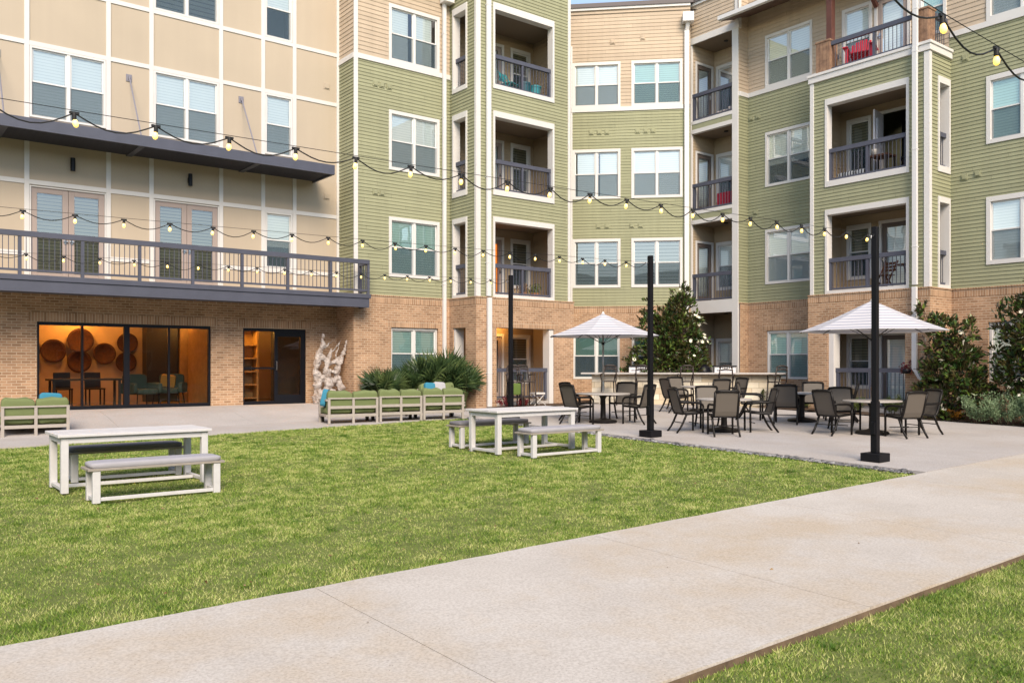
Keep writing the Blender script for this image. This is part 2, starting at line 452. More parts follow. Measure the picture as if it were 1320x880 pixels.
# walkway along the lobby and the dining patio, cast in bays
wk = MB()
for (v0, v1) in ((18.62, 20.9), (20.9, 23.42)):
    q = slabs('walkway', [-8, -4, -1.2, 1.8, 4.8, 7.8, 10.8, 13.2], v0, v1, CONC2, gap=.006)
    o_ = len(wk.v); wk.v += q.v; wk.f += [tuple(i + o_ for i in f) for f in q.f]
tag(wk.build('walkway', CONC2), kind='structure')
pt = MB()
for (v0, v1) in ((6.41, 9.4), (9.4, 12.4), (12.4, 15.4), (15.4, 18.4), (18.4, 21.2)):
    q = slabs('patio', ([12.95] if v0 < 18.3 else [13.21]) + [16.0, 19.0, 21.75], v0, v1, CONC2, gap=.005, dz=.004)
    o_ = len(pt.v); pt.v += q.v; pt.f += [tuple(i + o_ for i in f) for f in q.f]
tag(pt.build('patio', CONC2), kind='structure')
# planting beds of bark mulch against the walls
for nm, us, vs_, dz in (('planting_bed', lin(21.75, 24.4, .6), lin(-4, 16.2, .6), .03), ('planting_bed', lin(11.7, 15.3, .5), lin(21.35, 22.5, .4), .05),
                        ('planting_bed', lin(15.3, 21.5, .6), lin(20.15, 21.3, .3), .03)):
    tag(sheet(nm, us, vs_, MULCH, dz).build(nm, MULCH), kind='structure')
lw = sheet('lawn', lin(-9, 12.72, .5), lin(6.41, 18.6, .5), TURF, -.035)
tag(lw.build('lawn', TURF), kind='structure')
lw2 = sheet('lawn', lin(-9, 26, .5), lin(-7, 3.37, .5), TURF, -.062)
tag(lw2.build('lawn', TURF), kind='structure')

# grass blades: real triangles, dense near the camera
def lcg(u, v):
    return (math.sin(u * 1.7 + v * .9) + math.sin(u * .61 - v * 1.33 + 2.0) + math.sin(u * 3.1 + 1.0) * math.sin(v * 2.7)) / 3
def grass(name, u0, u1, v0, v1, dz, label):
    us, vv = [], []
    N = int((u1 - u0) * (v1 - v0) * 6500)
    U = rng.uniform(u0, u1, N); V = rng.uniform(v0, v1, N)
    T = SA * U + CA * V; X = CA * U - SA * V
    keep = (T > 3.2) & (np.abs(X) < T * .66 + .5)
    dens = np.clip((9.0 / np.maximum(T, 1)) ** 1.1, .22, 1.0)
    patch = np.zeros(N)
    for fr_ in (1.3, 2.2, 3.7, 6.1, 9.5, 14):
        for _ in range(3):
            a_ = rng.uniform(0, 6.28); patch += np.sin((U * np.cos(a_) + V * np.sin(a_)) * fr_ + rng.uniform(0, 6.28)) / 3.2
    patch = np.clip(.5 + .33 * patch, 0, 1)
    keep &= rng.random(N) < dens * (.35 + .65 * patch)
    U, V, T, patch = U[keep], V[keep], T[keep], patch[keep]
    for (a0, a1, b0, b1) in ((2.1, 4.15, 11.4, 13.8), (9.0, 10.95, 11.35, 13.7)):       # thinner, trodden turf under the tables
        k2 = ~((U > a0) & (U < a1) & (V > b0) & (V < b1) & (rng.random(len(U)) < .45)); U, V, T, patch = U[k2], V[k2], T[k2], patch[k2]
    nc = int((u1 - u0) * (v1 - v0) * 1.1); cu, cv = rng.uniform(u0 + .1, u1 - .1, nc), rng.uniform(v0 + .1, v1 - .1, nc)   # odd coarse tufts
    cu = np.repeat(cu, 34) + rng.normal(0, .035, nc * 34); cv = np.repeat(cv, 34) + rng.normal(0, .035, nc * 34); ct = SA * cu + CA * cv
    k3 = (ct > 3.2) & (cu > u0) & (cu < u1) & (cv > v0) & (cv < v1); cu, cv, ct = cu[k3], cv[k3], ct[k3]
    U = np.concatenate([U, cu]); V = np.concatenate([V, cv]); T = np.concatenate([T, ct]); patch = np.concatenate([patch, np.full(len(cu), 2.4)])
    n = len(U)
    Z = np.array([gz(a, b) for a, b in zip(U, V)]) + dz
    edge = np.minimum.reduce([U - u0, u1 - U, V - v0, v1 - V])
    h = rng.uniform(.012, .030, n) * (.75 + .5 * patch)
    h = np.where((edge < .12) & (rng.random(n) < .5), h * 1.5, h)
    wd = .0048 * np.clip(T / 8.0, 1.0, 2.6) * rng.uniform(.7, 1.3, n)
    a = rng.uniform(0, 2 * np.pi, n); la = rng.uniform(0, 2 * np.pi, n); ln = rng.uniform(.3, 1.7, n) * h
    P = np.zeros((n, 3, 3))
    P[:, 0] = np.stack([U - np.cos(a) * wd, V - np.sin(a) * wd, Z - .01], 1)
    P[:, 1] = np.stack([U + np.cos(a) * wd, V + np.sin(a) * wd, Z - .01], 1)
    P[:, 2] = np.stack([U + np.cos(la) * ln, V + np.sin(la) * ln, Z + h], 1)
    me = bpy.data.meshes.new(name)
    me.vertices.add(3 * n); me.vertices.foreach_set('co', P.reshape(-1))
    me.loops.add(3 * n); me.loops.foreach_set('vertex_index', np.arange(3 * n, dtype=np.int32))
    me.polygons.add(n); me.polygons.foreach_set('loop_start', np.arange(0, 3 * n, 3, dtype=np.int32)); me.polygons.foreach_set('loop_total', np.full(n, 3, dtype=np.int32))
    me.update(); me.validate()
    me.materials.append(GRASS)
    o = bpy.data.objects.new(name, me); COL.objects.link(o)
    rr0 = rng.random(n); rr0 = np.where(patch > 2, rr0 * .35, rr0); r = np.repeat(rr0, 3)
    setrnd(o, r.astype(np.float32))
    tag(o, label, 'grass', kind='stuff')
    return n
GRASS = leaf_mat("grass_blades", (.062, .155, .012), (.275, .405, .064), (.64, .62, .27), rough=.6, transl=.3, nscale=3.4, rw=.85)
ng = grass('grass', -6, 12.74, 6.40, 18.62, -.035, 'mown green lawn with straw coloured patches between path and patio')
ng += grass('grass', 1.0, 20, -5, 3.36, -.062, 'green grass strip along the near side of the concrete path')
print('blades', ng)

# ------------------------------------------------------------------ walls and openings
S2 = math.sqrt(2)
def FV(v0): return lambda s, n, z: (s, v0 - n, z)            # wall along x seen from the lawn
def FU(u0): return lambda s, n, z: (u0 - n, s, z)            # wall along y seen from the lawn
def FM(w0): return lambda s, n, z: ((w0 - n + s) / S2, (w0 - n - s) / S2, z)   # the 45 degree wall

def bands(z0, z1, ops):
    zs = sorted({z0, z1, *[min(max(o[2], z0), z1) for o in ops], *[min(max(o[3], z0), z1) for o in ops]})
    return [(a, b) for a, b in zip(zs[:-1], zs[1:]) if b - a > 1e-5]
def spans(s0, s1, za, zb, ops):
    iv = [(s0, s1)]
    for o in ops:
        if o[2] < zb - 1e-6 and o[3] > za + 1e-6:
            nx = []
            for a, b in iv:
                if o[1] <= a or o[0] >= b: nx.append((a, b)); continue
                if o[0] > a: nx.append((a, o[0]))
                if o[1] < b: nx.append((o[1], b))
            iv = nx
    return iv
def lap(F, s0, s1, z0, z1, ops, mb=None, row=.102, lip=.016, n0=0.0):
    if z0 > 9.4 and z1 > 10.5: row, lip = .126, .014        # the tan boards of the top storey are wider
    """lap boards: every course leans out to a lip that shades the course below"""
    mb = mb or MB(); F_ = mb.F; mb.F = F
    k = int(math.floor(z0 / row))
    while k * row < z1:
        ra, rb = max(k * row, z0), min((k + 1) * row, z1)
        if rb - ra > 1e-4:
            for za, zb in bands(ra, rb, ops):
                na = n0 + lip * (1 - (za - k * row) / row); nb = n0 + lip * (1 - (zb - k * row) / row)
                for a, b in spans(s0, s1, za, zb, ops):
                    mb.quad((a, na, za), (b, na, za), (b, nb, zb), (a, nb, zb))
                    if abs(za - k * row) < 1e-6: mb.quad((a, n0, za), (b, n0, za), (b, na, za), (a, na, za))
        k += 1
    mb.F = F_; return mb
def flat(F, s0, s1, z0, z1, ops, n0=0.0, depth=0.0, mb=None):
    mb = mb or MB(); F_ = mb.F; mb.F = F
    for za, zb in bands(z0, z1, ops):
        for a, b in spans(s0, s1, za, zb, ops): mb.quad((a, n0, za), (b, n0, za), (b, n0, zb), (a, n0, zb))
    if depth:
        for o in ops:
            a, b, c, d = max(o[0], s0), min(o[1], s1), max(o[2], z0), min(o[3], z1)
            if a >= b or c >= d: continue
            mb.quad((a, n0, c), (a, n0 - depth, c), (a, n0 - depth, d), (a, n0, d)); mb.quad((b, n0, c), (b, n0, d), (b, n0 - depth, d), (b, n0 - depth, c))
            mb.quad((a, n0, d), (a, n0 - depth, d), (b, n0 - depth, d), (b, n0, d)); mb.quad((a, n0, c), (b, n0, c), (b, n0 - depth, c), (a, n0 - depth, c))
    mb.F = F_; return mb
def trims(F, rects, parent, name='trim', m=None, t=.032, n0=0.0, bevel=.004):
    """boards (s0,s1,z0,z1) of one frame or run as one mesh; later boards a hair prouder"""
    mb = MB(F)
    for i, r in enumerate(rects):
        mb.box(r[0], r[1], n0, n0 + t + .0025 * (i % 4), r[2], r[3])
    return mb.build(name, m or WHITE, parent, bevel=bevel)

WRND = random.Random(5)
BLIND_WARM = blind_mat('warm_blind', (.86, .82, .74), (.66, .63, .57), .075)
BLIND_TEAL = blind_mat('cool_blind', (.52, .72, .68), (.34, .50, .47), .075)
SHADE_T = mat('teal_shade', (.16, .30, .28), .8)
def window(F, s0, s1, z0, z1, parent, cw=.09, panes=2, drop=1.0, blind=None, n0=0.0, rail=None, proud=.036, screen=True, cover=(0., 1.), trimm=None):
    """double-hung window: casing, vinyl sashes, glass, blind and insect screens over the lower sashes"""
    if s0 > s1: s0, s1 = s1, s0
    if blind is None and drop == 1.0 and cover == (0., 1.):
        k_ = WRND.random()
        drop = 1.0 if k_ < .62 else WRND.choice((.5, .62, .8)); blind = WRND.choice((BLIND, BLIND, BLIND_WARM, BLIND_TEAL))
    mb = MB(F)
    for r in ((s0, s0 + cw, z0, z1), (s1 - cw, s1, z0, z1), (s0 + cw, s1 - cw, z1 - cw * 1.2, z1), (s0 + cw, s1 - cw, z0, z0 + cw)):
        mb.box(r[0], r[1], n0 - .08, n0 + proud, r[2], r[3])
    fr = mb.build('window', trimm or WHITE, parent, bevel=.004)
    a, b, c, d = s0 + cw, s1 - cw, z0 + cw, z1 - cw * 1.2
    zm = rail or (c + d) / 2
    sash = MB(F); fw = .035; mw = .075
    cuts = [a, b] if panes == 1 else [a, (a + b) / 2 - mw / 2, (a + b) / 2 + mw / 2, b]
    if panes == 2: sash.box(cuts[1], cuts[2], n0 - .066, n0 + .008, c, d)
    gl = MB(F); sc = MB(F); bl = MB(F)
    for p, q in ([(a, b)] if panes == 1 else [(cuts[0], cuts[1]), (cuts[2], cuts[3])]):
        for (za, zb, nn) in ((zm, d, -.022), (c, zm + .03, -.044)):
            sash.box(p, p + fw, n0 + nn - .03, n0 + nn, za, zb); sash.box(q - fw, q, n0 + nn - .03, n0 + nn, za, zb)
            sash.box(p + fw, q - fw, n0 + nn - .03, n0 + nn, zb - fw, zb); sash.box(p + fw, q - fw, n0 + nn - .03, n0 + nn, za, za + fw)
            m_ = n0 + nn - .015
            gl.quad((p + fw, m_, za + fw), (q - fw, m_, za + fw), (q - fw, m_, zb - fw), (p + fw, m_, zb - fw))
        sc.quad((p + .012, n0 - .030, c + .012), (q - .012, n0 - .030, c + .012), (q - .012, n0 - .030, zm), (p + .012, n0 - .030, zm))
        wq = q - p
        bl.quad((p + wq * cover[0], n0 - .066, d - (d - c) * drop), (p + wq * cover[1], n0 - .066, d - (d - c) * drop), (p + wq * cover[1], n0 - .066, d), (p + wq * cover[0], n0 - .066, d))
    sash.build('sash', VINYL, fr)
    gl.build('pane', GLASS, fr)
    bl.build('blind', blind or BLIND, fr)
    if screen: sc.build('screen', SCREEN, fr)
    rm = MB(F); rm.box(a - .02, b + .02, n0 - .6, n0 - .55, c - .02, d + .02)
    rm.box(a - .05, a - .02, n0 - .6, n0 - .05, c - .02, d + .02); rm.box(b + .02, b + .05, n0 - .6, n0 - .05, c - .02, d + .02)
    rm.build('reveal', ROOMDK, fr)
    return fr
ROOMDK = mat("dim_room", (.05, .055, .055), .9)

def door(F, s0, s1, z0, z1, parent, leaves=1, n0=0.0, m=None, cw=.09, blind=None, hinge_right=False, case=True, name='door'):
    """glazed balcony door in a casing"""
    m = m or BROWN_D
    if s0 > s1: s0, s1 = s1, s0
    dm = MB(F); gl = MB(F); bl = MB(F); hd = MB(F)
    if case:
        tr = MB(F); tr.box(s0 - cw, s0, n0 - .05, n0 + .03, z0, z1 + cw); tr.box(s1, s1 + cw, n0 - .05, n0 + .03, z0, z1 + cw); tr.box(s0, s1, n0 - .05, n0 + .028, z1, z1 + cw)
    wl = (s1 - s0) / leaves
    for i in range(leaves):
        a, b = s0 + i * wl + .004, s0 + (i + 1) * wl - .004
        st, bt = .13, .22
        dm.box(a, a + st, n0 - .06, n0 - .01, z0, z1); dm.box(b - st, b, n0 - .06, n0 - .01, z0, z1)
        dm.box(a + st, b - st, n0 - .06, n0 - .01, z1 - st, z1); dm.box(a + st, b - st, n0 - .06, n0 - .01, z0, z0 + bt)
        gl.quad((a + st, n0 - .03, z0 + bt), (b - st, n0 - .03, z0 + bt), (b - st, n0 - .03, z1 - st), (a + st, n0 - .03, z1 - st))
        bl.quad((a + st, n0 - .085, z0 + bt), (b - st, n0 - .085, z0 + bt), (b - st, n0 - .085, z1 - st), (a + st, n0 - .085, z1 - st))
        hx = (a + st / 2) if (i % 2 == 1 or hinge_right) else (b - st / 2)
        hd.box(hx - .02, hx + .02, n0 - .01, n0 + .01, z0 + .95, z0 + 1.1); hd.box(hx - .05, hx + .05, n0 + .01, n0 + .045, z0 + 1.0, z0 + 1.025)
    d = dm.build(name, m, parent, bevel=.004)
    if case: tr.build('door_frame', WHITE, d, bevel=.004)
    gl.build('pane', GLASS, d); bl.build('blind', blind or BLIND, d); hd.build('handle', STEEL, d)
    return d
STEEL = mat("brushed_steel", (.5, .5, .5), .3, metal=1.0)

def railing(F, s0, s1, zb, n, parent, h=.98, posts=(), name='railing', end=True, bottom=.08):
    """chunky top rail, thin pickets, bottom rail; posts as given"""
    if s0 > s1: s0, s1 = s1, s0
    mb = MB(F)
    mb.box(s0, s1, n - .05, n + .05, zb + h - .12, zb + h)
    mb.box(s0, s1, n - .025, n + .025, zb + bottom, zb + bottom + .05)
    k = max(2, round((s1 - s0) / .115))
    for i in range(1, k):
        x = s0 + (s1 - s0) * i / k
        mb.box(x - .0075, x + .0075, n - .0075, n + .0075, zb + bottom + .05, zb + h - .13)
    for x in posts: mb.box(x - .035, x + .035, n - .037, n + .037, zb, zb + h - .13)
    return mb.build(name, SLATE, parent)
def downspout(F, s, z0, z1, parent, n=.05, w=.11, kick=None, label=None):
    mb = MB(F); mb.box(s - w / 2, s + w / 2, n, n + .085, z0, z1)
    z = z0 + 1.0
    while z < z1:
        mb.box(s - w / 2 - .006, s + w / 2 + .006, n - .04, n + .091, z, z + .03); z += 2.6
    if kick:
        dx = kick
        a = F(s, n + .0425, z0 + .03); b = F(s + dx * .35, n + .0425, z0 - .22); c = F(s + dx, n + .06, z0 - .30); e = F(s + dx * 1.08, n + .06, z0 - .55)
        q = MB(); q.bar(a, b, .10, .08); q.bar(b, c, .10, .08); q.bar(c, e, .09, .08)
        o = len(mb.v); mb.v += q.v; mb.f += [tuple(i + o for i in f) for f in q.f]
    return mb.build('downspout', DOWN, parent, bevel=.008)
def vent(F, s, z, parent, m, n=.02, w=.17):
    mb = MB(F)
    mb.box(s - w / 2, s + w / 2, n - .02, n + .012, z - w / 2, z + w / 2)
    mb.box(s - w / 2 + .03, s + w / 2 - .03, n + .012, n + .035, z - w / 2 + .03, z + w / 2 - .03)
    return mb.build('vent', m, parent, bevel=.004)
def cap_soldier(F, s0, s1, z0, z1, parent, ops=(), n=.056):
    mb = flat(F, s0, s1, z0, z1, list(ops), n0=n + .006)
    mb.F = F; mb.box(s0, s1, -.05, n + .03, z1, z1 + .035); mb.F = None
    return mb.build('soldier_course', SOLDIER, parent)

BN = .055      # brick stands proud of the boarding

# ------------------------------------------------------------------ 1. the lobby wing: tan panels above brick
VT = 23.40
T = thing('apartment_building', (4, VT, 0), 'tan panelled wing with a long slate balcony above a brick ground floor', 'building')
FT = FV(VT)
TW = 11.62                          # right end, where the green wing steps forward
wz = {4: (10.42, 12.14), 3: (7.10, 8.83), 2: (3.86, 5.48)}
top = []
for z0, z1 in (wz[4], wz[3]):
    for a, b in ((.36, 2.2), (3.42, 5.12), (6.28, 7.98), (9.29, 10.11)): top.append((a, b, z0, z1))
top += [(9.29, 10.11, *wz[2]), (3.42, 5.12, 3.14, 5.46), (6.28, 7.98, 3.14, 5.46), (.36, 2.2, 3.14, 5.46)]
flat(FT, -8, TW, 2.9, 14.2, top, depth=.1).build('panel_wall', STUCCO, T)
vx = [-4.2, -2.4, -1.5, .30, 2.26, 3.36, 5.18, 6.22, 8.04, 9.23, 10.17]
tb = MB(FT)
for x in vx: tb.box(x - .055, x + .055, 0, .030, 3.0, 14.2)
tb.box(11.50, TW, 0, .040, 3.0, 14.2)
vv_ = vx + [11.55]
for a, b in zip(vv_[:-1], vv_[1:]):
    for z in (5.53, 8.88, 10.36, 12.20, 13.7): tb.box(a + .05, b - .05, 0, .024, z - .055, z + .055)
    if (a, b) not in ((3.36, 5.18), (6.22, 8.04), (.30, 2.26)): tb.box(a + .05, b - .05, 0, .024, 3.75, 3.86)
tb.build('trim', WHITE, T, bevel=.003)
for (a, b, z0, z1) in top:
    if z1 - z0 > 2: continue
    st = dict(panes=1 if b - a < 1 else 2, cw=.05, n0=0.0, proud=.02)
    if z0 > 10: st.update(drop=1.0, cover=(0, 1), blind=BLIND_DK if (a > 6 and a < 7) else None)
    window(FT, a, b, z0, z1, T, **st)
BLIND_GR = blind_mat("grey_blind", (.24, .215, .15), (.025, .022, .02), .085)
for a, b in ((3.45, 5.09), (6.31, 7.95), (.40, 2.16)):
    door(FT, a, b, 3.14, 5.42, T, leaves=2, cw=.03, blind=BLIND_GR, name='balcony_door')
for s in (1.4, 4.35, 7.19):
    mb = MB(FT); mb.box(s - .04, s + .04, 0, .03, 5.98, 6.12); mb.lathe([(.001, 5.90), (.055, 5.90), (.055, 6.22), (.001, 6.22)], 14, (s, .10, 0)) 
    mb.build('wall_light', BLACKF, T, smooth=False)
for z in (9.39, 6.12): vent(FT, 11.18, z, T, STUCCO, n=.0, w=.2)
# canopy on tie rods
cm = MB(FT)
cm.box(-6, 10.78, 1.31, 1.37, 6.46, 6.73)
cm.box(10.72, 10.78, 0.0, 1.31, 6.46, 6.73)
for x in (-3.12, -.19, 2.74, 5.67, 8.60): cm.box(x - .07, x + .07, 0, 1.31, 6.47, 6.70)
cn = cm.build('canopy', SLATE, T, bevel=.004)
dk = MB(FT); k = 0; nn = .02
while nn < 1.29:
    n2 = min(nn + .055, 1.30); zz = 6.535 if k % 2 else 6.50
    dk.quad((-6, nn, zz), (10.72, nn, zz), (10.72, n2, zz), (-6, n2, zz))
    zo = 6.50 if k % 2 else 6.535
    dk.quad((-6, n2, zz), (10.72, n2, zz), (10.72, n2, zo), (-6, n2, zo)); nn = n2; k += 1
dk.quad((-6, 0, 6.70), (10.72, 0, 6.70), (10.72, 1.31, 6.70), (-6, 1.31, 6.70))
dk.build('deck_sheet', SLATE_DK, cn)
for x in (-.19, 2.74, 5.67, 8.60):
    r_ = MB(FT); r_.box(x - .07, x + .07, 0, .02, 8.40, 8.58); r_.box(x - .02, x + .02, .02, .07, 8.45, 8.53)
    r_.tube([(x, .06, 8.49), (x, 1.22, 6.70)], .018, 8)
    r_.build('tie_rod', mat("rod_paint", (.20, .19, .22), .5), cn)
# balcony
bm_ = MB(FT); bm_.box(-8, 11.80, .0, 1.60, 3.02, 3.14); bm_.box(-8, 11.76, 1.50, 1.57, 2.76, 3.02); bm_.box(11.69, 11.76, 0, 1.5, 2.76, 3.02)
bm_.box(-8, 11.69, 0, 1.5, 2.84, 2.88)
bc = bm_.build('balcony', SLATE, T, bevel=.006)
dt = MB(FT); dt.box(-8, 11.68, .0, 1.48, 3.142, 3.155); dt.build('bounce_sheet', mat('pale_bounce_face', (.60, .50, .38), .8, noise=.15, nscale=3), bc)  # unseen pale sheet, added to bounce light onto the wall under the canopy
po = [-.77, .48, 1.74, 3.0, 4.28, 5.54, 6.8, 8.06, 9.31, 10.56, 11.73]
railing(FT, -7, 11.76, 3.14, 1.545, bc, h=.98, posts=po)
rr = MB(); 
railing(FU(11.73), 21.88, 22.36, 3.14, 0, bc, h=.96, posts=(22.33,))
# brick ground floor
ops1 = [(3.58, 7.77, -.02, 2.17), (8.66, 10.53, -.02, 2.15)]
flat(FT, -8, TW, -.4, 2.95, ops1, depth=.16).build('brick_wall', BRICK, T)
for a, b, z in ((3.40, 7.95, 2.17), (8.48, 10.71, 2.15)):
    flat(FT, a, b, z + .002, z + .225, [], n0=.006).build('soldier_course', SOLDIER, T)
def storefront(s0, s1, z0, z1, heavy, thin, parent, door_span=None):
    mb = MB(FT); n1, n2 = -.14, -.04
    mb.box(s0, s0 + .055, n1, n2, z0, z1); mb.box(s1 - .055, s1, n1, n2, z0, z1)
    mb.box(s0 + .055, s1 - .055, n1, n2, z1 - .08, z1); mb.box(s0 + .055, s1 - .055, n1, n2, z0, z0 + .09)
    for a, b in heavy: mb.box(a, b, n1, n2 + .004, z0 + .09, z1 - .08)
    for a in thin: mb.box(a - .025, a + .025, n1, n2, z0 + .09, z1 - .08)
    f = mb.build('storefront', BLACKF, parent, bevel=.003)
    g_ = MB(FT); g_.quad((s0 + .05, -.09, z0 + .05), (s1 - .05, -.09, z0 + .05), (s1 - .05, -.09, z1 - .05), (s0 + .05, -.09, z1 - .05))
    g_.build('pane', GLASS_STORE, f)
    if door_span:
        a, b = door_span; dm = MB(FT)
        dm.box(a, a + .10, n1 + .02, n2 + .012, z0 + .02, z1 - .08); dm.box(b - .10, b, n1 + .02, n2 + .012, z0 + .02, z1 - .08)
        dm.box(a + .10, b - .10, n1 + .02, n2 + .010, z1 - .22, z1 - .08); dm.box(a + .10, b - .10, n1 + .02, n2 + .010, z0 + .02, z0 + .26)
        d_ = dm.build('lobby_door', BLACKF, parent, bevel=.003)
        h_ = MB(FT); h_.tube([(a + .05, -.02, .98), (a + .05, .03, .98), (a + .05, .03, 1.22), (a + .05, -.02, 1.22)], .012, 8); h_.build('handle', STEEL, d_)
    return f
storefront(3.58, 7.77, .0, 2.17, [(5.56, 5.70)], [4.59, 6.68], T)
storefront(8.66, 10.53, .0, 2.15, [], [], T, door_span=(9.58, 10.475))
bar_ = MB(FT); bar_.box(8.72, 9.58, -.13, -.035, 1.0, 1.05); bar_.build('push_bar', BLACKF, T)
# the lit rooms behind the glass
WALLIN = mat("warm_plaster", (.62, .47, .32), .85, noise=.1, nscale=2)
FLOORIN = mat("lobby_floor", (.30, .19, .11), .35, noise=.2, nscale=3)
WOODIN = mat("oak_panel", (.42, .25, .11), .5, noise=.3, nscale=5)
DARKIN = mat("dark_millwork", (.035, .03, .028), .5)
rm = MB(); Y0, Y1 = VT + .17, 27.6
rm.quad((2.6, Y0, .0), (11.4, Y0, .0), (11.4, Y1, .0), (2.6, Y1, .0)); fl = rm.build('lobby_floor', FLOORIN, T)
rm = MB(); rm.quad((2.6, Y1, 0), (11.4, Y1, 0), (11.4, Y1, 2.7), (2.6, Y1, 2.7)); rm.quad((2.6, Y0, 0), (2.6, Y1, 0), (2.6, Y1, 2.7), (2.6, Y0, 2.7)); rm.quad((11.4, Y0, 0), (11.4, Y1, 0), (11.4, Y1, 2.7), (11.4, Y0, 2.7))
rm.quad((2.6, Y0, 2.7), (11.4, Y0, 2.7), (11.4, Y1, 2.7), (2.6, Y1, 2.7)); rm.box(8.15, 8.30, Y0, 25.2, 0, 2.7)
rm.build('lobby_wall', WALLIN, T)
rm = MB(); rm.quad((2.6, Y0 - .01, 2.2), (11.4, Y0 - .01, 2.2), (11.4, Y0 - .01, 2.7), (2.6, Y0 - .01, 2.7)); rm.build('lobby_header', WALLIN, T)
pw = MB(); pw.box(8.02, 8.14, 24.4, 26.2, 0, 2.6); pw.box(8.0, 8.35, 26.9, 27.5, 0, 2.65); pw.build('wood_panel', WOODIN, T)
bk = MB(); bk.box(10.15, 11.38, 24.7, 25.1, 0, 2.6); bk.box(7.05, 7.95, 27.0, 27.5, 0, 2.6); bk.build('dark_cabinet', DARKIN, T)

# ------------------------------------------------------------------ 2. the green apartment wing
A = thing('apartment_building', (16, 22.4, 0), 'green and tan lap sided apartment building with recessed balconies wrapping round a corner', 'building')
STD = {1: (.66, 2.26), 2: (3.76, 5.55), 3: (6.95, 8.74), 4: (10.20, 11.92)}
# -- left wall with one window per floor
VG = 22.40; FG = FV(VG); g0, g1 = 11.58, 14.92
opsG = [(12.75, 14.46, *[STD[k][0] + .03, STD[k][1] - .03]) for k in (2, 3, 4)]
lap(FG, g0, g1, 3.15, 10.06, opsG).build('siding_wall', GREEN, A)
lap(FG, g0, g1, 10.2, 14.3, opsG).build('siding_wall', TAN, A)
lap(FU(g0), VG, VT + .05, 3.15, 10.06, []).build('siding_wall', GREEN, A)
lap(FU(g0), VG, VT + .05, 10.2, 14.3, []).build('siding_wall', TAN, A)
trims(FG, [(g0 + .1, g1, 10.05, 10.2), ], A, 'belly_band', t=.045)
trims(FU(g0), [(VG + .005, VT - .02, 10.05, 10.2)], A, 'belly_band', t=.04)
trims(FG, [(g0 - .03, g0 + .10, 3.19, 14.3)], A, 'corner_board', t=.035, n0=0.0)
o1 = [(12.77, 14.43, .66, 2.24)]
flat(FG, g0 - BN, g1, -.5, 3.15, o1, n0=BN, depth=.12).build('brick_wall', BRICK, A)
flat(FU(g0), VG - BN, VT + .05, -.5, 3.15, [], n0=BN).build('brick_wall', BRICK, A)
cap_soldier(FG, g0 - BN - .02, g1, 2.95, 3.15, A)
cap_soldier(FU(g0), VG - BN, VT, 2.95, 3.15, A)
flat(FG, 12.6, 14.6, 2.245, 2.46, [], n0=BN + .006).build('soldier_course', SOLDIER, A)
window(FG, 12.71, 14.50, *STD[2], A, drop=1)
window(FG, 12.71, 14.50, *STD[3], A, cover=(0, .97))
window(FG, 12.71, 14.50, *STD[4], A, cover=(0, .8))
window(FG, 12.78, 14.42, .67, 2.23, A, cw=.05, n0=-.02, proud=.02, blind=BLIND_TEAL, drop=.99)
downspout(FG, 14.63, .0, 13.9, A, n=.06)
for s in (12.25, 12.47, 12.72): vent(FG, s, 9.42, A, GREEN)
for s in (12.25, 12.47): vent(FG, s, 6.22, A, GREEN)
# scupper box at the eave over that downspout
hb = MB(FG); hb.box(14.5, 14.85, .05, .35, 12.35, 12.6); hb.build('leader_head', DOWN, A, bevel=.01)

def bay(FF, f0, f1, FSd, d0, d1, openF, openS, zt, parent, roofcap, left):
    """projecting corner bay of stacked balconies: front wall, return wall, openings framed in white"""
    lo, hi = (f0, f1)
    floors = [(3.15, 5.65, 3.28, 5.49), (6.31, 8.88, 6.48, 8.70)] + ([(9.56, 12.19, 9.70, 11.98)] if zt > 12 else [])
    of = [(openF[0] + .03, openF[1] - .03, a + .03, b - .03) for a, b, c, d in floors]
    os_ = [(openS[0] + .03, openS[1] - .03, a + .03, b - .03) for a, b, c, d in floors]
    lap(FF, lo, hi, 3.15, zt, of).build('siding_wall', GREEN, parent)
    lap(FSd, d0, d1, 3.15, zt, os_).build('siding_wall', GREEN, parent)
    for a, b, c, d in floors:
        for F_, op, jw in ((FF, openF, .075), (FSd, openS, .07)):
            tr = MB(F_)
            tr.box(op[0], op[0] + jw, -.22, .038, a, b); tr.box(op[1] - jw, op[1], -.22, .038, a, b)
            tr.box(op[0] + jw, op[1] - jw, -.22, .042, d, b); tr.box(op[0] + jw, op[1] - jw, -.22, .042, a, c)
            tr.build('opening_frame', WHITE, parent, bevel=.004)
            railing(F_, op[0] + jw, op[1] - jw, c + .0, -.1, parent, h=.95, posts=(op[0] + jw + .035, (op[0] + op[1]) / 2, op[1] - jw - .035) if F_ is FF else (), bottom=.03)
    return floors

# -- left bay
VB, UB = 20.95, 14.90
FB, FS = FV(VB), FU(UB); b1 = 18.66
flB = bay(FB, UB, b1, FS, VB, VG + .1, (15.50, 17.96), (21.42, 22.22), 14.3, A, None, True)
trims(FB, [(UB - .035, UB + .13, 3.19, 14.3)], A, 'corner_board', t=.036)
trims(FS, [(VB - .03, VB + .07, 3.19, 14.3)], A, 'corner_board', t=.034)
trims(FB, [(b1 - .11, b1, 3.19, 14.3)], A, 'corner_board', t=.036)
lap(lambda s, n, z: (b1 + n, s, z), VB, 24, 3.15, 14.3, []).build('siding_wall', GREEN, A)
opb = [(15.61, 17.93, -.6, 2.26)]; opbs = [(21.45, 22.14, -.6, 2.26)]
flat(FB, UB - BN, b1 + .10, -.6, 3.15, opb, n0=BN, depth=.3).build('brick_wall', BRICK, A)
flat(FS, VB - BN, VG + .05, -.6, 3.15, opbs, n0=BN, depth=.3).build('brick_wall', BRICK, A)
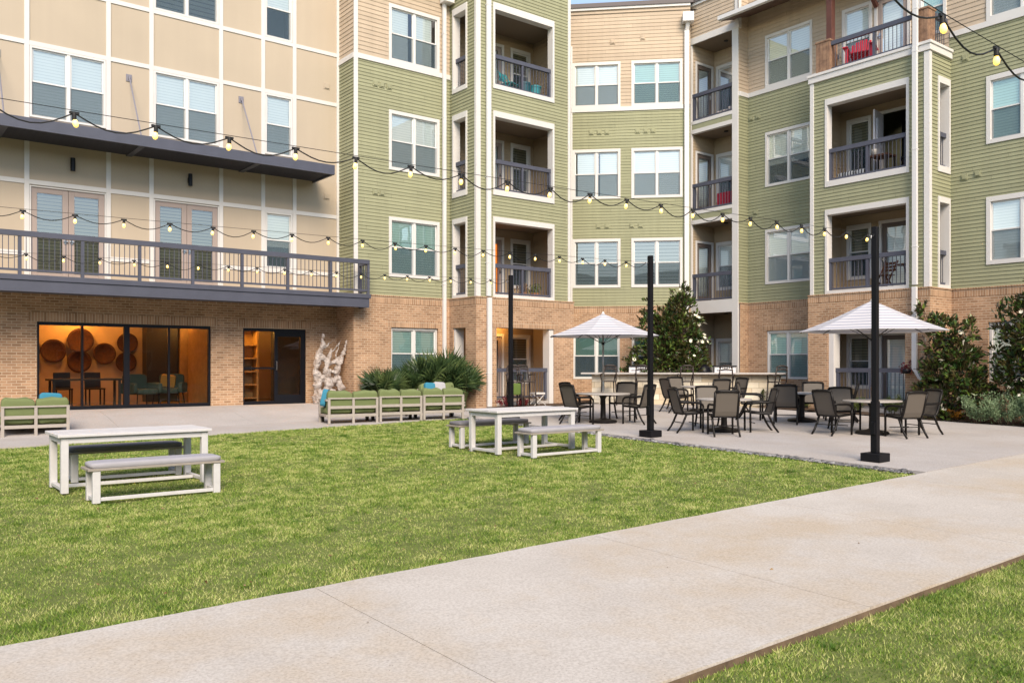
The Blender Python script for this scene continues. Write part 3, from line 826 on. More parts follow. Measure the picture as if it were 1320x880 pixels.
flat(lambda s, n, z: (b1 + .10, s, z), VB - BN, 24, -.6, 3.15, []).build('brick_wall', BRICK, A)
cap_soldier(FB, UB - BN - .02, b1 + .12, 2.95, 3.15, A); cap_soldier(FS, VB - BN, VG - BN, 2.95, 3.15, A)
flat(FB, 15.45, 18.1, 2.265, 2.48, [], n0=BN + .006).build('soldier_course', SOLDIER, A)
flat(FS, 21.3, 22.25, 2.265, 2.48, [], n0=BN + .006).build('soldier_course', SOLDIER, A)
tr = MB(FB); tr.box(17.75, 17.925, -.3, .02, -.5, 2.255); tr.build('jamb_board', WHITE, A, bevel=.004)
tr = MB(FS); tr.box(22.06, 22.135, -.3, .02, -.5, 2.255); tr.build('jamb_board', WHITE, A, bevel=.004)
railing(FB, 15.62, 17.75, .02, -.12, A, h=1.0, posts=(16.7, 17.7))
downspout(FB, 15.285, 3.2, 14.0, A, n=.05, w=.15)
downspout(FB, 15.285, -.15, 3.15, A, n=.09, w=.15)
# rooms of the bay: back wall with door and window, side wall, floor and ceiling slabs
def bay_room(FBk, parts, side_quads, slab, floors, parent, wood, door_s, win_s, lit=None, open_door=None):
    for i, (zf, zc) in enumerate(floors):
        lap(FBk, parts[0], parts[1], zf, zc, [(door_s[0], door_s[1], zf, zf + 2.1), (win_s[0] + .05, win_s[1] - .05, zf + .55, zf + 2.1)], lip=.012).build('balcony_wall', wood, parent)
        if open_door is None or i != open_door:
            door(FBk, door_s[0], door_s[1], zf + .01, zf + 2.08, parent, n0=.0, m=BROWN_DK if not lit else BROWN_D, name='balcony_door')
        window(FBk, win_s[0], win_s[1], zf + .50, zf + 2.16, parent, panes=1, drop=.5 if i % 2 else 1.0, blind=BLIND_GR, screen=True)
zfB = [(-.02, 2.62), (3.20, 5.62), (6.42, 8.84), (9.62, 12.1)]
FBk = FV(22.72)
bay_room(FBk, (UB, 18.62), None, None, zfB, A, TAN_SHADED, (16.2, 17.18), (17.55, 18.40), lit=True)
sl = MB()
for z0, z1 in ((2.62, 3.19), (5.62, 6.41), (8.84, 9.61), (12.1, 12.6)):
    MB().box(UB + .06, b1 - .05, VB + .06, 22.70, z0, z1).build('balcony_slab', CEIL_SHADED, A)
sl = MB(); sl.box(UB + .06, b1 - .05, VB + .06, 22.70, -.4, -.03); sl.build('porch_slab', CONC2, A)
for zf, zc in zfB:
    q = MB(); lap(FU(18.55), VB + .22, 22.72, zf, zc, [(21.25, 21.85, zf, zf + 2.05)], q, lip=.012); q.build('balcony_wall', TAN_SHADED, A)
    q = MB(FU(18.55)); q.box(21.2, 21.28, -.05, .03, zf, zf + 2.12); q.box(21.82, 21.9, -.05, .03, zf, zf + 2.12); q.box(21.28, 21.82, -.05, .028, zf + 2.04, zf + 2.12); q.build('door_frame', WHITE, A, bevel=.003)
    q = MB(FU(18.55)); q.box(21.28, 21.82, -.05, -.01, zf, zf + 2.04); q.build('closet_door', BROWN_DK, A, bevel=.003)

# -- the 45 degree middle wall
WM = 30.30; FMd = FM(WM); m0, m1 = -3.6, 2.44
wins = [(-1.665, .025), (.40, 2.175)]
MZ = {1: (.62, 2.26), 2: (3.84, 5.57), 3: (6.97, 8.73), 4: (10.20, 11.80)}
opM = [(a + .03, b - .03, MZ[k][0] + .03, MZ[k][1] - .03) for a, b in wins for k in (2, 3, 4)]
lap(FMd, m0, m1, 3.15, 10.06, opM).build('siding_wall', GREEN, A)
lap(FMd, m0, m1, 10.2, 13.63, opM).build('siding_wall', TAN, A)
trims(FMd, [(-1.70, 2.2, 10.05, 10.2)], A, 'belly_band', t=.045)
trims(FMd, [(m0, m1, 13.63, 13.72)], A, 'cornice', t=.06)
pc = MB(FMd); pc.box(m0, m1 + .1, -.3, .10, 13.72, 13.86); pc.build('parapet_cap', PARAPET, A)
flat(FMd, m0, m1, -.6, 3.15, [(-1.64, 0, .62, 2.24), (.42, 2.15, .62, 2.24)], n0=BN, depth=.12).build('brick_wall', BRICK, A)
cap_soldier(FMd, m0, m1, 2.95, 3.15, A)
for k in (2, 3, 4):
    for j, (a, b) in enumerate(wins):
        kw = dict(drop=1.0)
        if k == 3: kw = dict(drop=.98, cover=(.12, 1.0) if j == 0 else (0, 1), blind=SHADE_L if 'SHADE_L' in globals() else None)
        if k == 2: kw = dict(blind=BLIND_DK)
        window(FMd, a, b, *MZ[k], A, **kw)
for a, b in ((-1.645, -.0), (.42, 2.15)):
    window(FMd, a, b, .63, 2.235, A, cw=.05, n0=-.01, proud=.02, trimm=VINYL, drop=.5, blind=SHADE_T)
trims(FMd, [(-1.86 + .14, -1.665, 3.19, 12.4)], A, 'corner_board', t=.03)
downspout(FMd, -1.80, -.2, 12.55, A, n=.05, w=.13)
downspout(FMd, 2.31, -.2, 12.75, A, n=.05, w=.16)
hb = MB(FMd); hb.box(2.16, 2.54, .03, .36, 12.98, 13.3); hb.bar((2.31, .09, 12.75), (2.35, .2, 13.0), .13, .1); hb.build('leader_head', DOWN, A, bevel=.012)
for s in (-1.0, -.72, -.45, .62, .9, 1.15): vent(FMd, s, 9.33, A, GREEN)
for s in (-.75, -.45, .42, .72): vent(FMd, s, 6.02, A, GREEN)
for s in (-.25, .80): vent(FMd, s, 12.5 + .1 * (s > 0), A, TAN)

# -- recessed balcony stack beside it
UC = 23.30; FC = FU(UC); c_l, c_r = 19.88, 17.77
lap(FC, c_r, c_l, 12.52, 13.63, []).build('siding_wall', TAN, A)
trims(FC, [(c_r, c_l, 13.63, 13.72)], A, 'cornice', t=.06)
trims(FC, [(c_r, c_l, 12.30, 12.52)], A, 'header_board', t=.04)
trims(FC, [(c_r - .04, c_r + .12, 12.52, 13.63)], A, 'corner_board', t=.05)
trims(FV(c_r), [(UC - .05, UC + .10, 12.3, 14.0)], A, 'corner_board', t=.045)
pc = MB(FC); pc.box(c_r - .1, c_l, -.3, .10, 13.72, 13.86); pc.build('parapet_cap', PARAPET, A)
tr = MB(FC); tr.box(c_r, c_r + .25, -.25, .03, -.4, 12.30); tr.build('column', WHITE, A, bevel=.01)
tr = MB(FC); tr.box(c_l - .13, c_l, -.10, .03, -.4, 12.30); tr.build('corner_board', WHITE, A, bevel=.006)
for i, (z0, z1) in enumerate(((2.90, 3.33), (6.02, 6.48), (9.18, 9.62))):
    tr = MB(FC)
    if i == 0: tr.box(c_r + .25, c_l - .13, -.12, .025, z0, z1)
    else:
        tr.box(c_r + .25, c_l - .13, -.12, .03, z1 - .12, z1); tr.box(c_r + .25, c_l - .13, -.12, .03, z0, z0 + .14)
    tr.build('slab_edge_board', WHITE, A, bevel=.004)
    if i: q = MB(FC); q.box(c_r + .25, c_l - .13, -.12, .012, z0 + .14, z1 - .12); q.build('slab_fascia', GREEN, A)
    sl = MB(); sl.box(UC + .12, 24.5, c_r, c_l - .1, z0 + .01, z1 - .01); sl.build('balcony_slab', CEIL_SHADED, A)
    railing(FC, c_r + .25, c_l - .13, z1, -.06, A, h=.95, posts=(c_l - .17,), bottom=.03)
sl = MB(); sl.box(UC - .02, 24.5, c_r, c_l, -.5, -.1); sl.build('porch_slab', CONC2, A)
sl = MB(); sl.box(UC + .04, 24.5, c_r, c_l, 12.31, 12.45); sl.build('balcony_ceiling', CEIL_SHADED, A)
zfC = [(-.1, 2.91), (3.32, 6.03), (6.47, 9.19), (9.61, 12.32)]
FCl = FV(19.75); FCk = FU(24.5)
for i, (zf, zc) in enumerate(zfC):
    wd_ = TAN if i == 3 else TAN_SHADED
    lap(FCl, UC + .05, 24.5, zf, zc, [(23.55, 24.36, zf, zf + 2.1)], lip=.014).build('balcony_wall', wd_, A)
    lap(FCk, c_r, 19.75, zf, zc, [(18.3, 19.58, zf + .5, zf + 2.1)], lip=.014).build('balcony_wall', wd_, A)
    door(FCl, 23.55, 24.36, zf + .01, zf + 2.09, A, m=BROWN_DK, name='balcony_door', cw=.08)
    window(FCk, 18.25, 19.64, zf + .45, zf + 2.16, A, panes=1, cw=.1, drop=1.0 if i else .6)
    dl = MB(); dl.lathe([(.001, 0), (.07, 0), (.07, .03), (.001, .03)], 12, (23.9, 18.75, zc - .035)); dl.build('downlight', BLACKF, A)

# -- right wall, its projecting bay and roof terrace
UR = 23.80; FR = FU(UR)
rwin = [(15.34, 17.07)]
opR = [(a + .03, b - .03, STD[k][0] + .03, STD[k][1] - .03) for a, b in rwin for k in (2, 3, 4)]
far = [(8.42, 10.16)]; far2 = [(4.2, 6.0)]
opF = [(a + .03, b - .03, STD[k][0] + .03, STD[k][1] - .03) for a, b in far + far2 for k in (2, 3, 4)]
terr = [(12.30, 13.20, 9.70, 11.8), (13.40, 14.28, 9.72, 11.8), (11.22, 11.95, 10.3, 11.8)]
lap(FR, 14.60, c_r, 3.15, 10.06, opR).build('siding_wall', GREEN, A)
lap(FR, -4, 11.13, 3.15, 10.06, opF).build('siding_wall', GREEN, A)
lap(FR, 14.60, c_r, 10.2, 14.3, opR).build('siding_wall', TAN, A)
lap(FR, -4, 11.13, 10.2, 14.3, opF).build('siding_wall', TAN, A)
lap(FR, 11.13, 14.60, 9.45, 14.3, terr).build('siding_wall', TAN, A)
lap(FV(c_r), UC, UR, 3.15, 10.06, []).build('siding_wall', GREEN, A)
lap(FV(c_r), UC, UR, 10.2, 14.0, []).build('siding_wall', TAN, A)
trims(FR, [(14.64, c_r - .02, 10.05, 10.2)], A, 'belly_band', t=.045)
trims(FR, [(-4, 11.1, 10.05, 10.2)], A, 'belly_band', t=.045)
trims(FV(c_r), [(UC + .02, UR, 10.05, 10.2)], A, 'belly_band', t=.045)
for k in (2, 3, 4):
    window(FR, *rwin[0], *STD[k], A, cw=.08)
    window(FR, *far[0], *STD[k], A, cw=.11, panes=2)
    window(FR, *far2[0], *STD[k], A, cw=.11, panes=2)
o1 = [(15.45, 17.00, .66, 2.24)]; o2 = [(8.4, 10.1, .66, 2.24), (4.2, 5.9, .66, 2.24)]
flat(FR, 14.5, c_r, -.6, 3.15, o1, n0=BN, depth=.12).build('brick_wall', BRICK, A)
flat(FR, -4, 11.2, -.6, 3.15, o2, n0=BN, depth=.12).build('brick_wall', BRICK, A)
flat(FV(c_r), UC - .0, UR, -.6, 3.15, [], n0=BN).build('brick_wall', BRICK, A)
cap_soldier(FR, 14.6, c_r, 2.95, 3.15, A); cap_soldier(FR, -4, 11.1, 2.95, 3.15, A); cap_soldier(FV(c_r), UC, UR, 2.95, 3.15, A)
flat(FR, 15.3, 17.15, 2.245, 2.46, [], n0=BN + .006).build('soldier_course', SOLDIER, A)
window(FR, 15.46, 16.99, .67, 2.23, A, cw=.05, n0=-.01, proud=.02, trimm=VINYL, blind=BLIND_TEAL, drop=.99)
window(FR, 8.41, 10.09, .67, 2.23, A, cw=.07, n0=-.01, proud=.02)
window(FR, 4.21, 5.89, .67, 2.23, A, cw=.07, n0=-.01, proud=.02)
for s, z in ((17.35, 9.35), (17.62, 9.35), (17.45, 6.2)): vent(FR, s, z, A, GREEN)
for s, z in ((10.72, 6.18), (10.38, 6.22), (10.7, 9.4)): vent(FR, s, z, A, GREEN)
# bay
URB, VRB, vl = 22.60, 11.10, 14.63
FRB, FRS = FU(URB), FV(VRB)
flR = bay(FRB, VRB, vl, FRS, URB, UR, (11.63, 14.14), (23.06, 23.74), 9.45, A, True, False)
flat(lambda s, n, z: (s, vl, z), URB, UR, -.6, 9.45, []).build('siding_wall', GREEN, A)
trims(FRB, [(VRB - .035, VRB + .12, 3.19, 9.44)], A, 'corner_board', t=.036)
trims(FRS, [(URB - .035, URB + .10, 3.19, 9.44)], A, 'corner_board', t=.034)
trims(FRB, [(vl - .12, vl, 3.19, 9.44)], A, 'corner_board', t=.036)
opr = [(11.72, 14.03, -.6, 2.30)]
flat(FRB, VRB - BN, vl + .05, -.6, 3.15, opr, n0=BN, depth=.3).build('brick_wall', BRICK, A)
flat(FRS, URB - BN, UR, -.6, 3.15, [], n0=BN).build('brick_wall', BRICK, A)
cap_soldier(FRB, VRB - BN - .02, vl + .05, 2.95, 3.15, A); cap_soldier(FRS, URB - BN, UR, 2.95, 3.15, A)
flat(FRB, 11.6, 14.2, 2.305, 2.52, [], n0=BN + .006).build('soldier_course', SOLDIER, A)
tr = MB(FRB); tr.box(13.86, 14.02, -.3, .02, -.5, 2.295); tr.build('jamb_board', WHITE, A, bevel=.004)
railing(FRB, 11.74, 13.86, .05, -.12, A, h=.98, posts=(12.8, 13.8))
zfR = [(-.1, 2.62), (3.20, 5.62), (6.42, 8.84)]
FRk = FU(24.12)
for i, (zf, zc) in enumerate(zfR):
    lap(FRk, VRB + .05, vl - .05, zf, zc, [(12.30, 13.24, zf, zf + 2.1), (13.62, 14.30, zf + .55, zf + 2.1)], lip=.012).build('balcony_wall', TAN_SHADED, A)
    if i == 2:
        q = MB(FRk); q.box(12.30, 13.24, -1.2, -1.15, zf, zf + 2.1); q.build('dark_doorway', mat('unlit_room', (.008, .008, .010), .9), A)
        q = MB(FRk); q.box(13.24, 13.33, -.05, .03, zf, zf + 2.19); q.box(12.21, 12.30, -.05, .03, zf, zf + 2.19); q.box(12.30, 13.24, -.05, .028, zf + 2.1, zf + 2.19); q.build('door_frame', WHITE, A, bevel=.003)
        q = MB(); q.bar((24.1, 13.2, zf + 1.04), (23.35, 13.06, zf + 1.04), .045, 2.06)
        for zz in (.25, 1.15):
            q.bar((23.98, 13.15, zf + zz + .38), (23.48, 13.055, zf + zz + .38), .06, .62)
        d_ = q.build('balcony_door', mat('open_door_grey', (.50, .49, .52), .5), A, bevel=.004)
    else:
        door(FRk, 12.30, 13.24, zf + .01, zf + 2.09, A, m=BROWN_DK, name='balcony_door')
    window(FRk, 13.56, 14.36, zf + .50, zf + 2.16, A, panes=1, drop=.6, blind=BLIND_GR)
    lap(FV(14.56), URB + .22, 24.12, zf, zc, [], lip=.012).build('balcony_wall', TAN_SHADED, A)
    q = MB(FV(14.55)); q.box(23.05, 23.45, -.0, .02, zf, zf + 2.12); q.build('jamb_board', WHITE, A)
sl = MB()
for z0, z1 in ((2.62, 3.19), (5.62, 6.41), (8.84, 9.44)): MB().box(URB + .06, 24.10, VRB + .06, vl - .06, z0, z1).build('balcony_slab', CEIL_SHADED, A)
sl = MB(); sl.box(URB + .06, 24.10, VRB + .06, vl - .06, -.4, -.11); sl.build('porch_slab', CONC2, A)
# terrace on top of the bay
tr = MB()
tr.box(URB - .07, UR - .03, VRB - .07, vl + .04, 9.45, 9.62); tr.box(URB - .10, UR - .03, VRB - .10, vl + .07, 9.62, 9.70)
tr.build('terrace_cap', WHITE, A, bevel=.008)
CEDAR = mat("weathered_cedar", (.34, .20, .125), .8, noise=.6, nscale=7, col2=(.14, .075, .05))
STAINED = mat("stained_post", (.125, .045, .032), .6, noise=.3, nscale=5)
for (a, b) in ((14.01, 14.47), (11.14, 11.58)):
    q = MB(FRB); k = 4
    for j in range(k):
        x0 = a + (b - a) * j / k
        q.box(x0 + .004, x0 + (b - a) / k - .004, -.06, -.02, 9.70, 10.60)
    for j in range(3):
        y0 = -.42 + .36 * j / 3
        q.box(a, a + .035, y0 + .004, y0 + .116, 9.70, 10.60); q.box(b - .035, b, y0 + .004, y0 + .116, 9.70, 10.60)
    q.box(a - .02, b + .02, -.45, .0, 10.60, 10.65)
    q.build('wood_pier', CEDAR, A, bevel=.003)
q = MB(FRB); q.box(14.03, 14.21, -.33, -.15, 10.65, 12.6); q.build('roof_post', STAINED, A, bevel=.006)
railing(FRB, 11.58, 14.01, 9.70, -.12, A, h=.88, posts=(12.7,), bottom=.06)
railing(FRS, URB + .45, UR - .05, 9.70, -.10, A, h=.88, bottom=.06)
railing(FV(14.44), URB + .45, UR - .05, 9.70, 0, A, h=.82, bottom=.06)
door(FR, 12.30, 13.20, 9.71, 11.78, A, m=BROWN_D, name='balcony_door')
window(FR, 13.36, 14.32, 9.80, 11.85, A, panes=1, cover=(.0, 1.), drop=.9)
window(FR, 11.20, 11.98, 10.28, 11.85, A, panes=1)
downspout(FRB, 11.40, 9.6, 11.2, A, n=.09, w=.13)
downspout(FRB, 11.40, 3.25, 9.6, A, n=.11, w=.13)
downspout(FRB, 11.40, .98, 3.2, A, n=.13, w=.13, kick=-.42)
# eave over the terrace side
ev = MB()
ev.add([(22.62, 17.95, 12.40), (22.62, 12.0, 12.40), (UR, 12.0, 12.78), (UR, 17.95, 12.78), (22.62, 17.95, 12.52), (22.62, 12.0, 12.52), (UR, 12.0, 12.90), (UR, 17.95, 12.90)],
       [(0, 1, 2, 3), (4, 7, 6, 5), (0, 4, 5, 1), (1, 5, 6, 2), (3, 2, 6, 7), (0, 3, 7, 4)])
e_ = ev.build('eave', SOFFIT, A)
gt = MB(); prof = [(22.50, 12.42), (22.50, 12.55), (22.62, 12.56), (22.62, 12.41)]
gt.add([(x, 18.0, z) for x, z in prof] + [(x, 12.0, z) for x, z in prof], [(0, 1, 5, 4), (1, 2, 6, 5), (2, 3, 7, 6), (3, 0, 4, 7), (0, 3, 2, 1), (4, 5, 6, 7)])
gt.build('gutter', DOWN, e_)
br = MB()
for v in (12.4, 13.2): br.bar((23.75, v, 11.6), (22.8, v, 12.42), .1, .12)
br.bar((22.84, 14.12, 12.35), (22.84, 12.0, 12.35), .14, .2)
br.bar((22.9, 14.12, 11.9), (23.5, 14.12, 12.5), .09, .09)
br.build('eave_bracket', STAINED, e_)
# roofs close the volumes
rf = MB(); rf.box(-8, 11.6, VT + .02, 32, 14.0, 14.2); rf.build('roof', PARAPET, T)
rf = MB()
rf.box(11.6, 18.6, VG - 1.4, 32, 14.1, 14.3)
rf.add([(18.6, 24.2, 13.5), (23.4, 19.4, 13.5), (40, 19.4, 13.5), (40, 40, 13.5), (18.6, 40, 13.5)], [(0, 1, 2, 3, 4)])
rf.box(23.84, 40, -4, 17.8, 14.1, 14.3)
rf.build('roof', PARAPET, A)
q = MB(); q.quad((-8, 32, -1), (11.5, 32, -1), (11.5, 32, 14), (-8, 32, 14)); q.quad((-8, VT + .2, -1), (-8, 32, -1), (-8, 32, 14), (-8, VT + .2, 14)); q.build('rear_wall', STUCCO, T)
q = MB(); q.quad((11.6, 32, -1), (40, 32, -1), (40, 32, 14), (11.6, 32, 14)); q.quad((40, -4, -1), (40, 32, -1), (40, 32, 14), (40, -4, 14)); q.quad((23.9, -4, -1), (40, -4, -1), (40, -4, 14), (23.9, -4, 14)); q.quad((11.62, VT, -1), (11.62, 32, -1), (11.62, 32, 14), (11.62, VT, 14)); q.build('rear_wall', GREEN, A)

# ------------------------------------------------------------------ lamps that the photograph shows lit
def lamp(name, loc, power, col, size=.3, typ='POINT', rot=None, sx=1, sy=1):
    d = bpy.data.lights.new(name, typ); d.energy = power; d.color = col
    if typ == 'POINT': d.shadow_soft_size = size
    else: d.shape = 'RECTANGLE'; d.size = sx; d.size_y = sy
    o = bpy.data.objects.new(name, d); COL.objects.link(o); o.location = loc
    if rot: o.rotation_euler = rot
    return o
lamp('lobby_lamp', (5.2, 27.0, 2.5), 21, (1.0, .46, .12), .08)
lamp('lobby_lamp', (3.6, 26.4, 2.5), 12, (1.0, .46, .12), .08)
lamp('lobby_lamp', (6.6, 26.2, 2.5), 8, (1.0, .46, .12), .08)
lamp('lobby_lamp', (8.0, 26.0, 2.4), 16, (1.0, .50, .16), .1)
lamp('lobby_lamp', (8.9, 24.85, 2.35), 45, (1.0, .56, .16), .15)
lamp('porch_lamp', (17.0, 22.35, 2.35), 9, (1.0, .50, .15), .08)

# ------------------------------------------------------------------ things in the lobby
BASKET = mat("woven_basket", (.090, .028, .010), .7, noise=.6, nscale=18, bump=.8, bscale=40)
for (x, z, r, lb) in ((3.95, 1.70, .30, 'dark woven wall basket at the left edge of the lobby glass'),
                      (5.33, 1.83, .36, 'largest woven wall basket, lit by the ceiling lamp'),
                      (4.62, 1.52, .34, 'woven wall basket left of the biggest one behind the lobby glass'),
                      (5.30, 1.22, .33, 'woven wall basket hanging just below the biggest one'),
                      (5.98, 1.45, .32, 'woven wall basket right of the lowest middle basket'),
                      (3.98, 1.22, .28, 'lowest woven basket at the left edge of the lobby glass'),
                      (6.62, 1.78, .30, 'woven wall basket high beside the wide black mullion'),
                      (6.58, 1.20, .30, 'woven wall basket low beside the wide black mullion')):
    b = MB(); b.lathe([(.001, 0), (r * .35, .0), (r * .8, .04), (r, .11), (r * .98, .13), (r * .75, .07), (r * .3, .03), (.001, .03)], 28)
    o = b.build('wall_basket', BASKET, smooth=True); o.location = (x, 27.58, z); o.rotation_euler = (R(90), 0, 0)
    tag(o, lb, 'basket', 'woven baskets on the lobby wall')
INTEAL = mat("teal_upholstery", (.05, .085, .075), .8)
OCHRE = mat("ochre_pillow", (.55, .30, .08), .8)
def lounge(x, y, rz, lb):
    t = thing('lounge_chair', (0, 0, 0), lb, 'armchair', 'lounge chairs in the lobby')
    MB().cushion(-.32, .32, -.3, .32, .30, .46).build('seat', INTEAL, t, smooth=True)
    MB().cushion(-.34, .34, -.42, -.26, .38, .86).build('backrest', INTEAL, t, smooth=True)
    for s in (-1, 1):
        MB().cushion(s * .38 - .06, s * .38 + .06, -.36, .30, .32, .62).build('arm', INTEAL, t, smooth=True)
        for f_ in (-1, 1): MB().tube([(s * .32, f_ * .27, .32), (s * .36, f_ * .31, 0)], .015, 6).build('leg', BLACKF, t)
    t.location = (x, y, .005); t.rotation_euler = (0, 0, rz)
    return t
lounge(6.35, 24.8, R(200), 'teal lounge chair just right of the wide black mullion')
lounge(7.2, 25.3, R(150), 'teal lounge chair with an ochre pillow at the right of the lobby glass')
p_ = MB().cushion(-.2, .2, -.06, .06, -.18, .18).build('throw_pillow', OCHRE, smooth=True); p_.location = (7.25, 25.52, .66); p_.rotation_euler = (R(14), R(8), R(-28)); tag(p_, 'ochre throw pillow standing on the right lobby chair', 'pillow')
t = thing('dining_table', (4.9, 25.2, .005), 'dark communal table behind the left lobby glass', 'table')
MB().box(4.1, 5.9, 24.85, 25.55, .70, .75).build('tabletop', DARKIN, t, bevel=.004)
for dx in (4.2, 5.8):
    for dy in (24.92, 25.48): MB().box(dx - .03, dx + .03, dy - .03, dy + .03, .005, .70).build('leg', DARKIN, t)
for i, (x, y, rz) in enumerate(((4.6, 25.95, 3.1), (5.4, 25.95, 3.2))):
    t = thing('dining_chair', (0, 0, 0), ('left', 'right')[i] + ' hand dark dining chair behind the communal table in the lobby', 'chair', 'dining chairs in the lobby')
    MB().box(-.22, .22, -.22, .22, .43, .47).build('seat', DARKIN, t, bevel=.01)
    MB().bar((0, -.22, .47), (0, -.28, .90), .42, .03, up=(0, 1, 0)).build('backrest', DARKIN, t)
    for sx in (-.19, .19):
        for sy in (-.19, .19): MB().box(sx - .018, sx + .018, sy - .018, sy + .018, 0, .43).build('leg', BLACKF, t)
    t.location = (x, y, .005); t.rotation_euler = (0, 0, rz)
t = thing('bookshelf', (9.0, 25.6, .005), 'lit oak shelf unit seen through the glass beside the lobby door', 'shelf')
f_ = MB(); f_.box(8.45, 8.50, 25.2, 25.6, .005, 2.2); f_.box(9.75, 9.80, 25.2, 25.6, .005, 2.2); f_.box(8.5, 9.75, 25.57, 25.6, .005, 2.2); f_.build('shelf_frame', WOODIN, t)
for z in (.1, .5, .9, 1.3, 1.7, 2.15): MB().box(8.5, 9.75, 25.2, 25.57, z, z + .04).build('shelf', WOODIN, t)
for i, (x, z, w_, h_) in enumerate(((8.75, 1.34, .3, .22), (9.4, .94, .4, .15), (9.1, 1.74, .25, .28), (8.8, .54, .5, .2))):
    o = MB().box(x - w_ / 2, x + w_ / 2, 25.25, 25.5, z, z + h_).build('storage_box', DARKIN, bevel=.01)
    tag(o, ('small dark box on the third lobby shelf', 'wide low dark box on the middle lobby shelf', 'tall dark box high on the lobby shelf', 'long dark box low on the lobby shelf')[i], 'box', 'boxes on the lobby shelf')

# ------------------------------------------------------------------ light poles and festoon lights
def pole(u, v, lb, ht=3.40):
    z = gz(u, v) + .004
    t = thing('light_pole', (u, v, z), lb, 'pole', 'black poles carrying the festoon lights')
    MB().box(u - .17, u + .17, v - .17, v + .17, z, z + .14).build('base', BLACK, t, bevel=.012)
    q = MB(); q.box(u - .055, u + .055, v - .055, v + .055, z + .14, z + 1.0); q.box(u - .046, u + .046, v - .046, v + .046, z + 1.0, ht)
    q.build('post', BLACK, t, bevel=.008)
    q = MB(); q.box(u - .09, u - .056, v - .04, v + .04, z + .45, z + .65); q.build('outlet_box', BLACK, t, bevel=.004)
    q = MB(); q.tube([(u - .06, v, ht - .16), (u - .12, v, ht - .16), (u - .13, v, ht - .20)], .009, 6); q.build('hook', STEEL, t)
pole(13.45, 7.50, 'tallest looking black pole on a square base nearest the path')
pole(13.25, 12.35, 'black pole between the striped umbrella and the magnolia')
pole(13.30, 17.20, 'black pole standing in front of the left corner bay')
def festoon(V_, u0, u1, first, step, z0, z1, zm, lb, wob):
    """support wire from pole to pole, lamp cable looping under it, a lamp at every tie"""
    t = thing('festoon_lights', (u1, V_, z1), lb, 'string lights', 'festoon strings over the lawn')
    def zz(u):
        k = (u - u0) / (u1 - u0); return z0 + (z1 - z0) * k + 4 * zm * k * (1 - k) * -1
    q = MB(); q.tube([(u, V_, zz(u)) for u in lin(u0, u1, .6)], .003, 5); q.build('wire', RUBBER, t)
    us = []
    u = first
    while u > u0: u -= step
    u += step
    while u < u1 - .1: us.append(u); u += step
    pts = []
    rr_ = random.Random(int(V_ * 10))
    uu = [us[0] - step] + us + [u1]
    for a, b in zip(uu[:-1], uu[1:]):
        sag = rr_.uniform(.085, .13) * (b - a) / step
        for j in range(8):
            k = j / 8; x = a + (b - a) * k
            pts.append((x, V_ + .004, zz(x) - .02 - sag * (1 - (2 * k - 1) ** 2) ** 1.2 * 1.0))
    pts.append((u1, V_, zz(u1)))
    q = MB(); q.tube(pts, .0062, 6); q.build('cable', RUBBER, t)
    for i, u in enumerate(us):
        z = zz(u) - .02; tx, ty = rr_.uniform(-.012, .012), rr_.uniform(-.012, .012)
        q = MB(); q.lathe([(.001, .005), (.014, .0), (.017, -.018), (.017, -.048), (.015, -.053), (.001, -.053)], 12, (u, V_, z)); q.box(u - .036, u + .036, V_ - .008, V_ + .008, z - .009, z + .009)
        s_ = q.build('socket', RUBBER, t)
        q = MB(); q.lathe([(.001, -.060), (.015, -.062), (.020, -.075), (.030, -.100), (.031, -.118), (.026, -.140), (.014, -.153), (.001, -.156)], 14, (0, 0, 0))
        q.v = [(u + x + tx * (-zq / .1), V_ + y + ty * (-zq / .1), z + zq) for x, y, zq in [(a_ * .70, b_ * .70, -.045 + (c_ + .06) * .70) for a_, b_, c_ in q.v]]
        q.build('bulb', BULBM, s_, smooth=True)
festoon(7.45, -5.0, 13.32, 1.40, .617, 3.12, 3.26, .06, 'festoon string running to the tall pole by the path', 0)
festoon(12.35, -5.0, 13.12, 1.73, .60, 3.06, 3.25, .05, 'festoon string crossing low over the long balcony to the middle pole', 0)
festoon(17.20, -4.0, 13.18, 1.86, .60, 3.06, 3.27, .05, 'farthest festoon string, along the balcony deck to the left pole', 0)
festoon(2.55, 2.6, 13.5, 4.60, .76, 3.42, 3.20, .10, 'near festoon string crossing the top right corner of the view', 0)

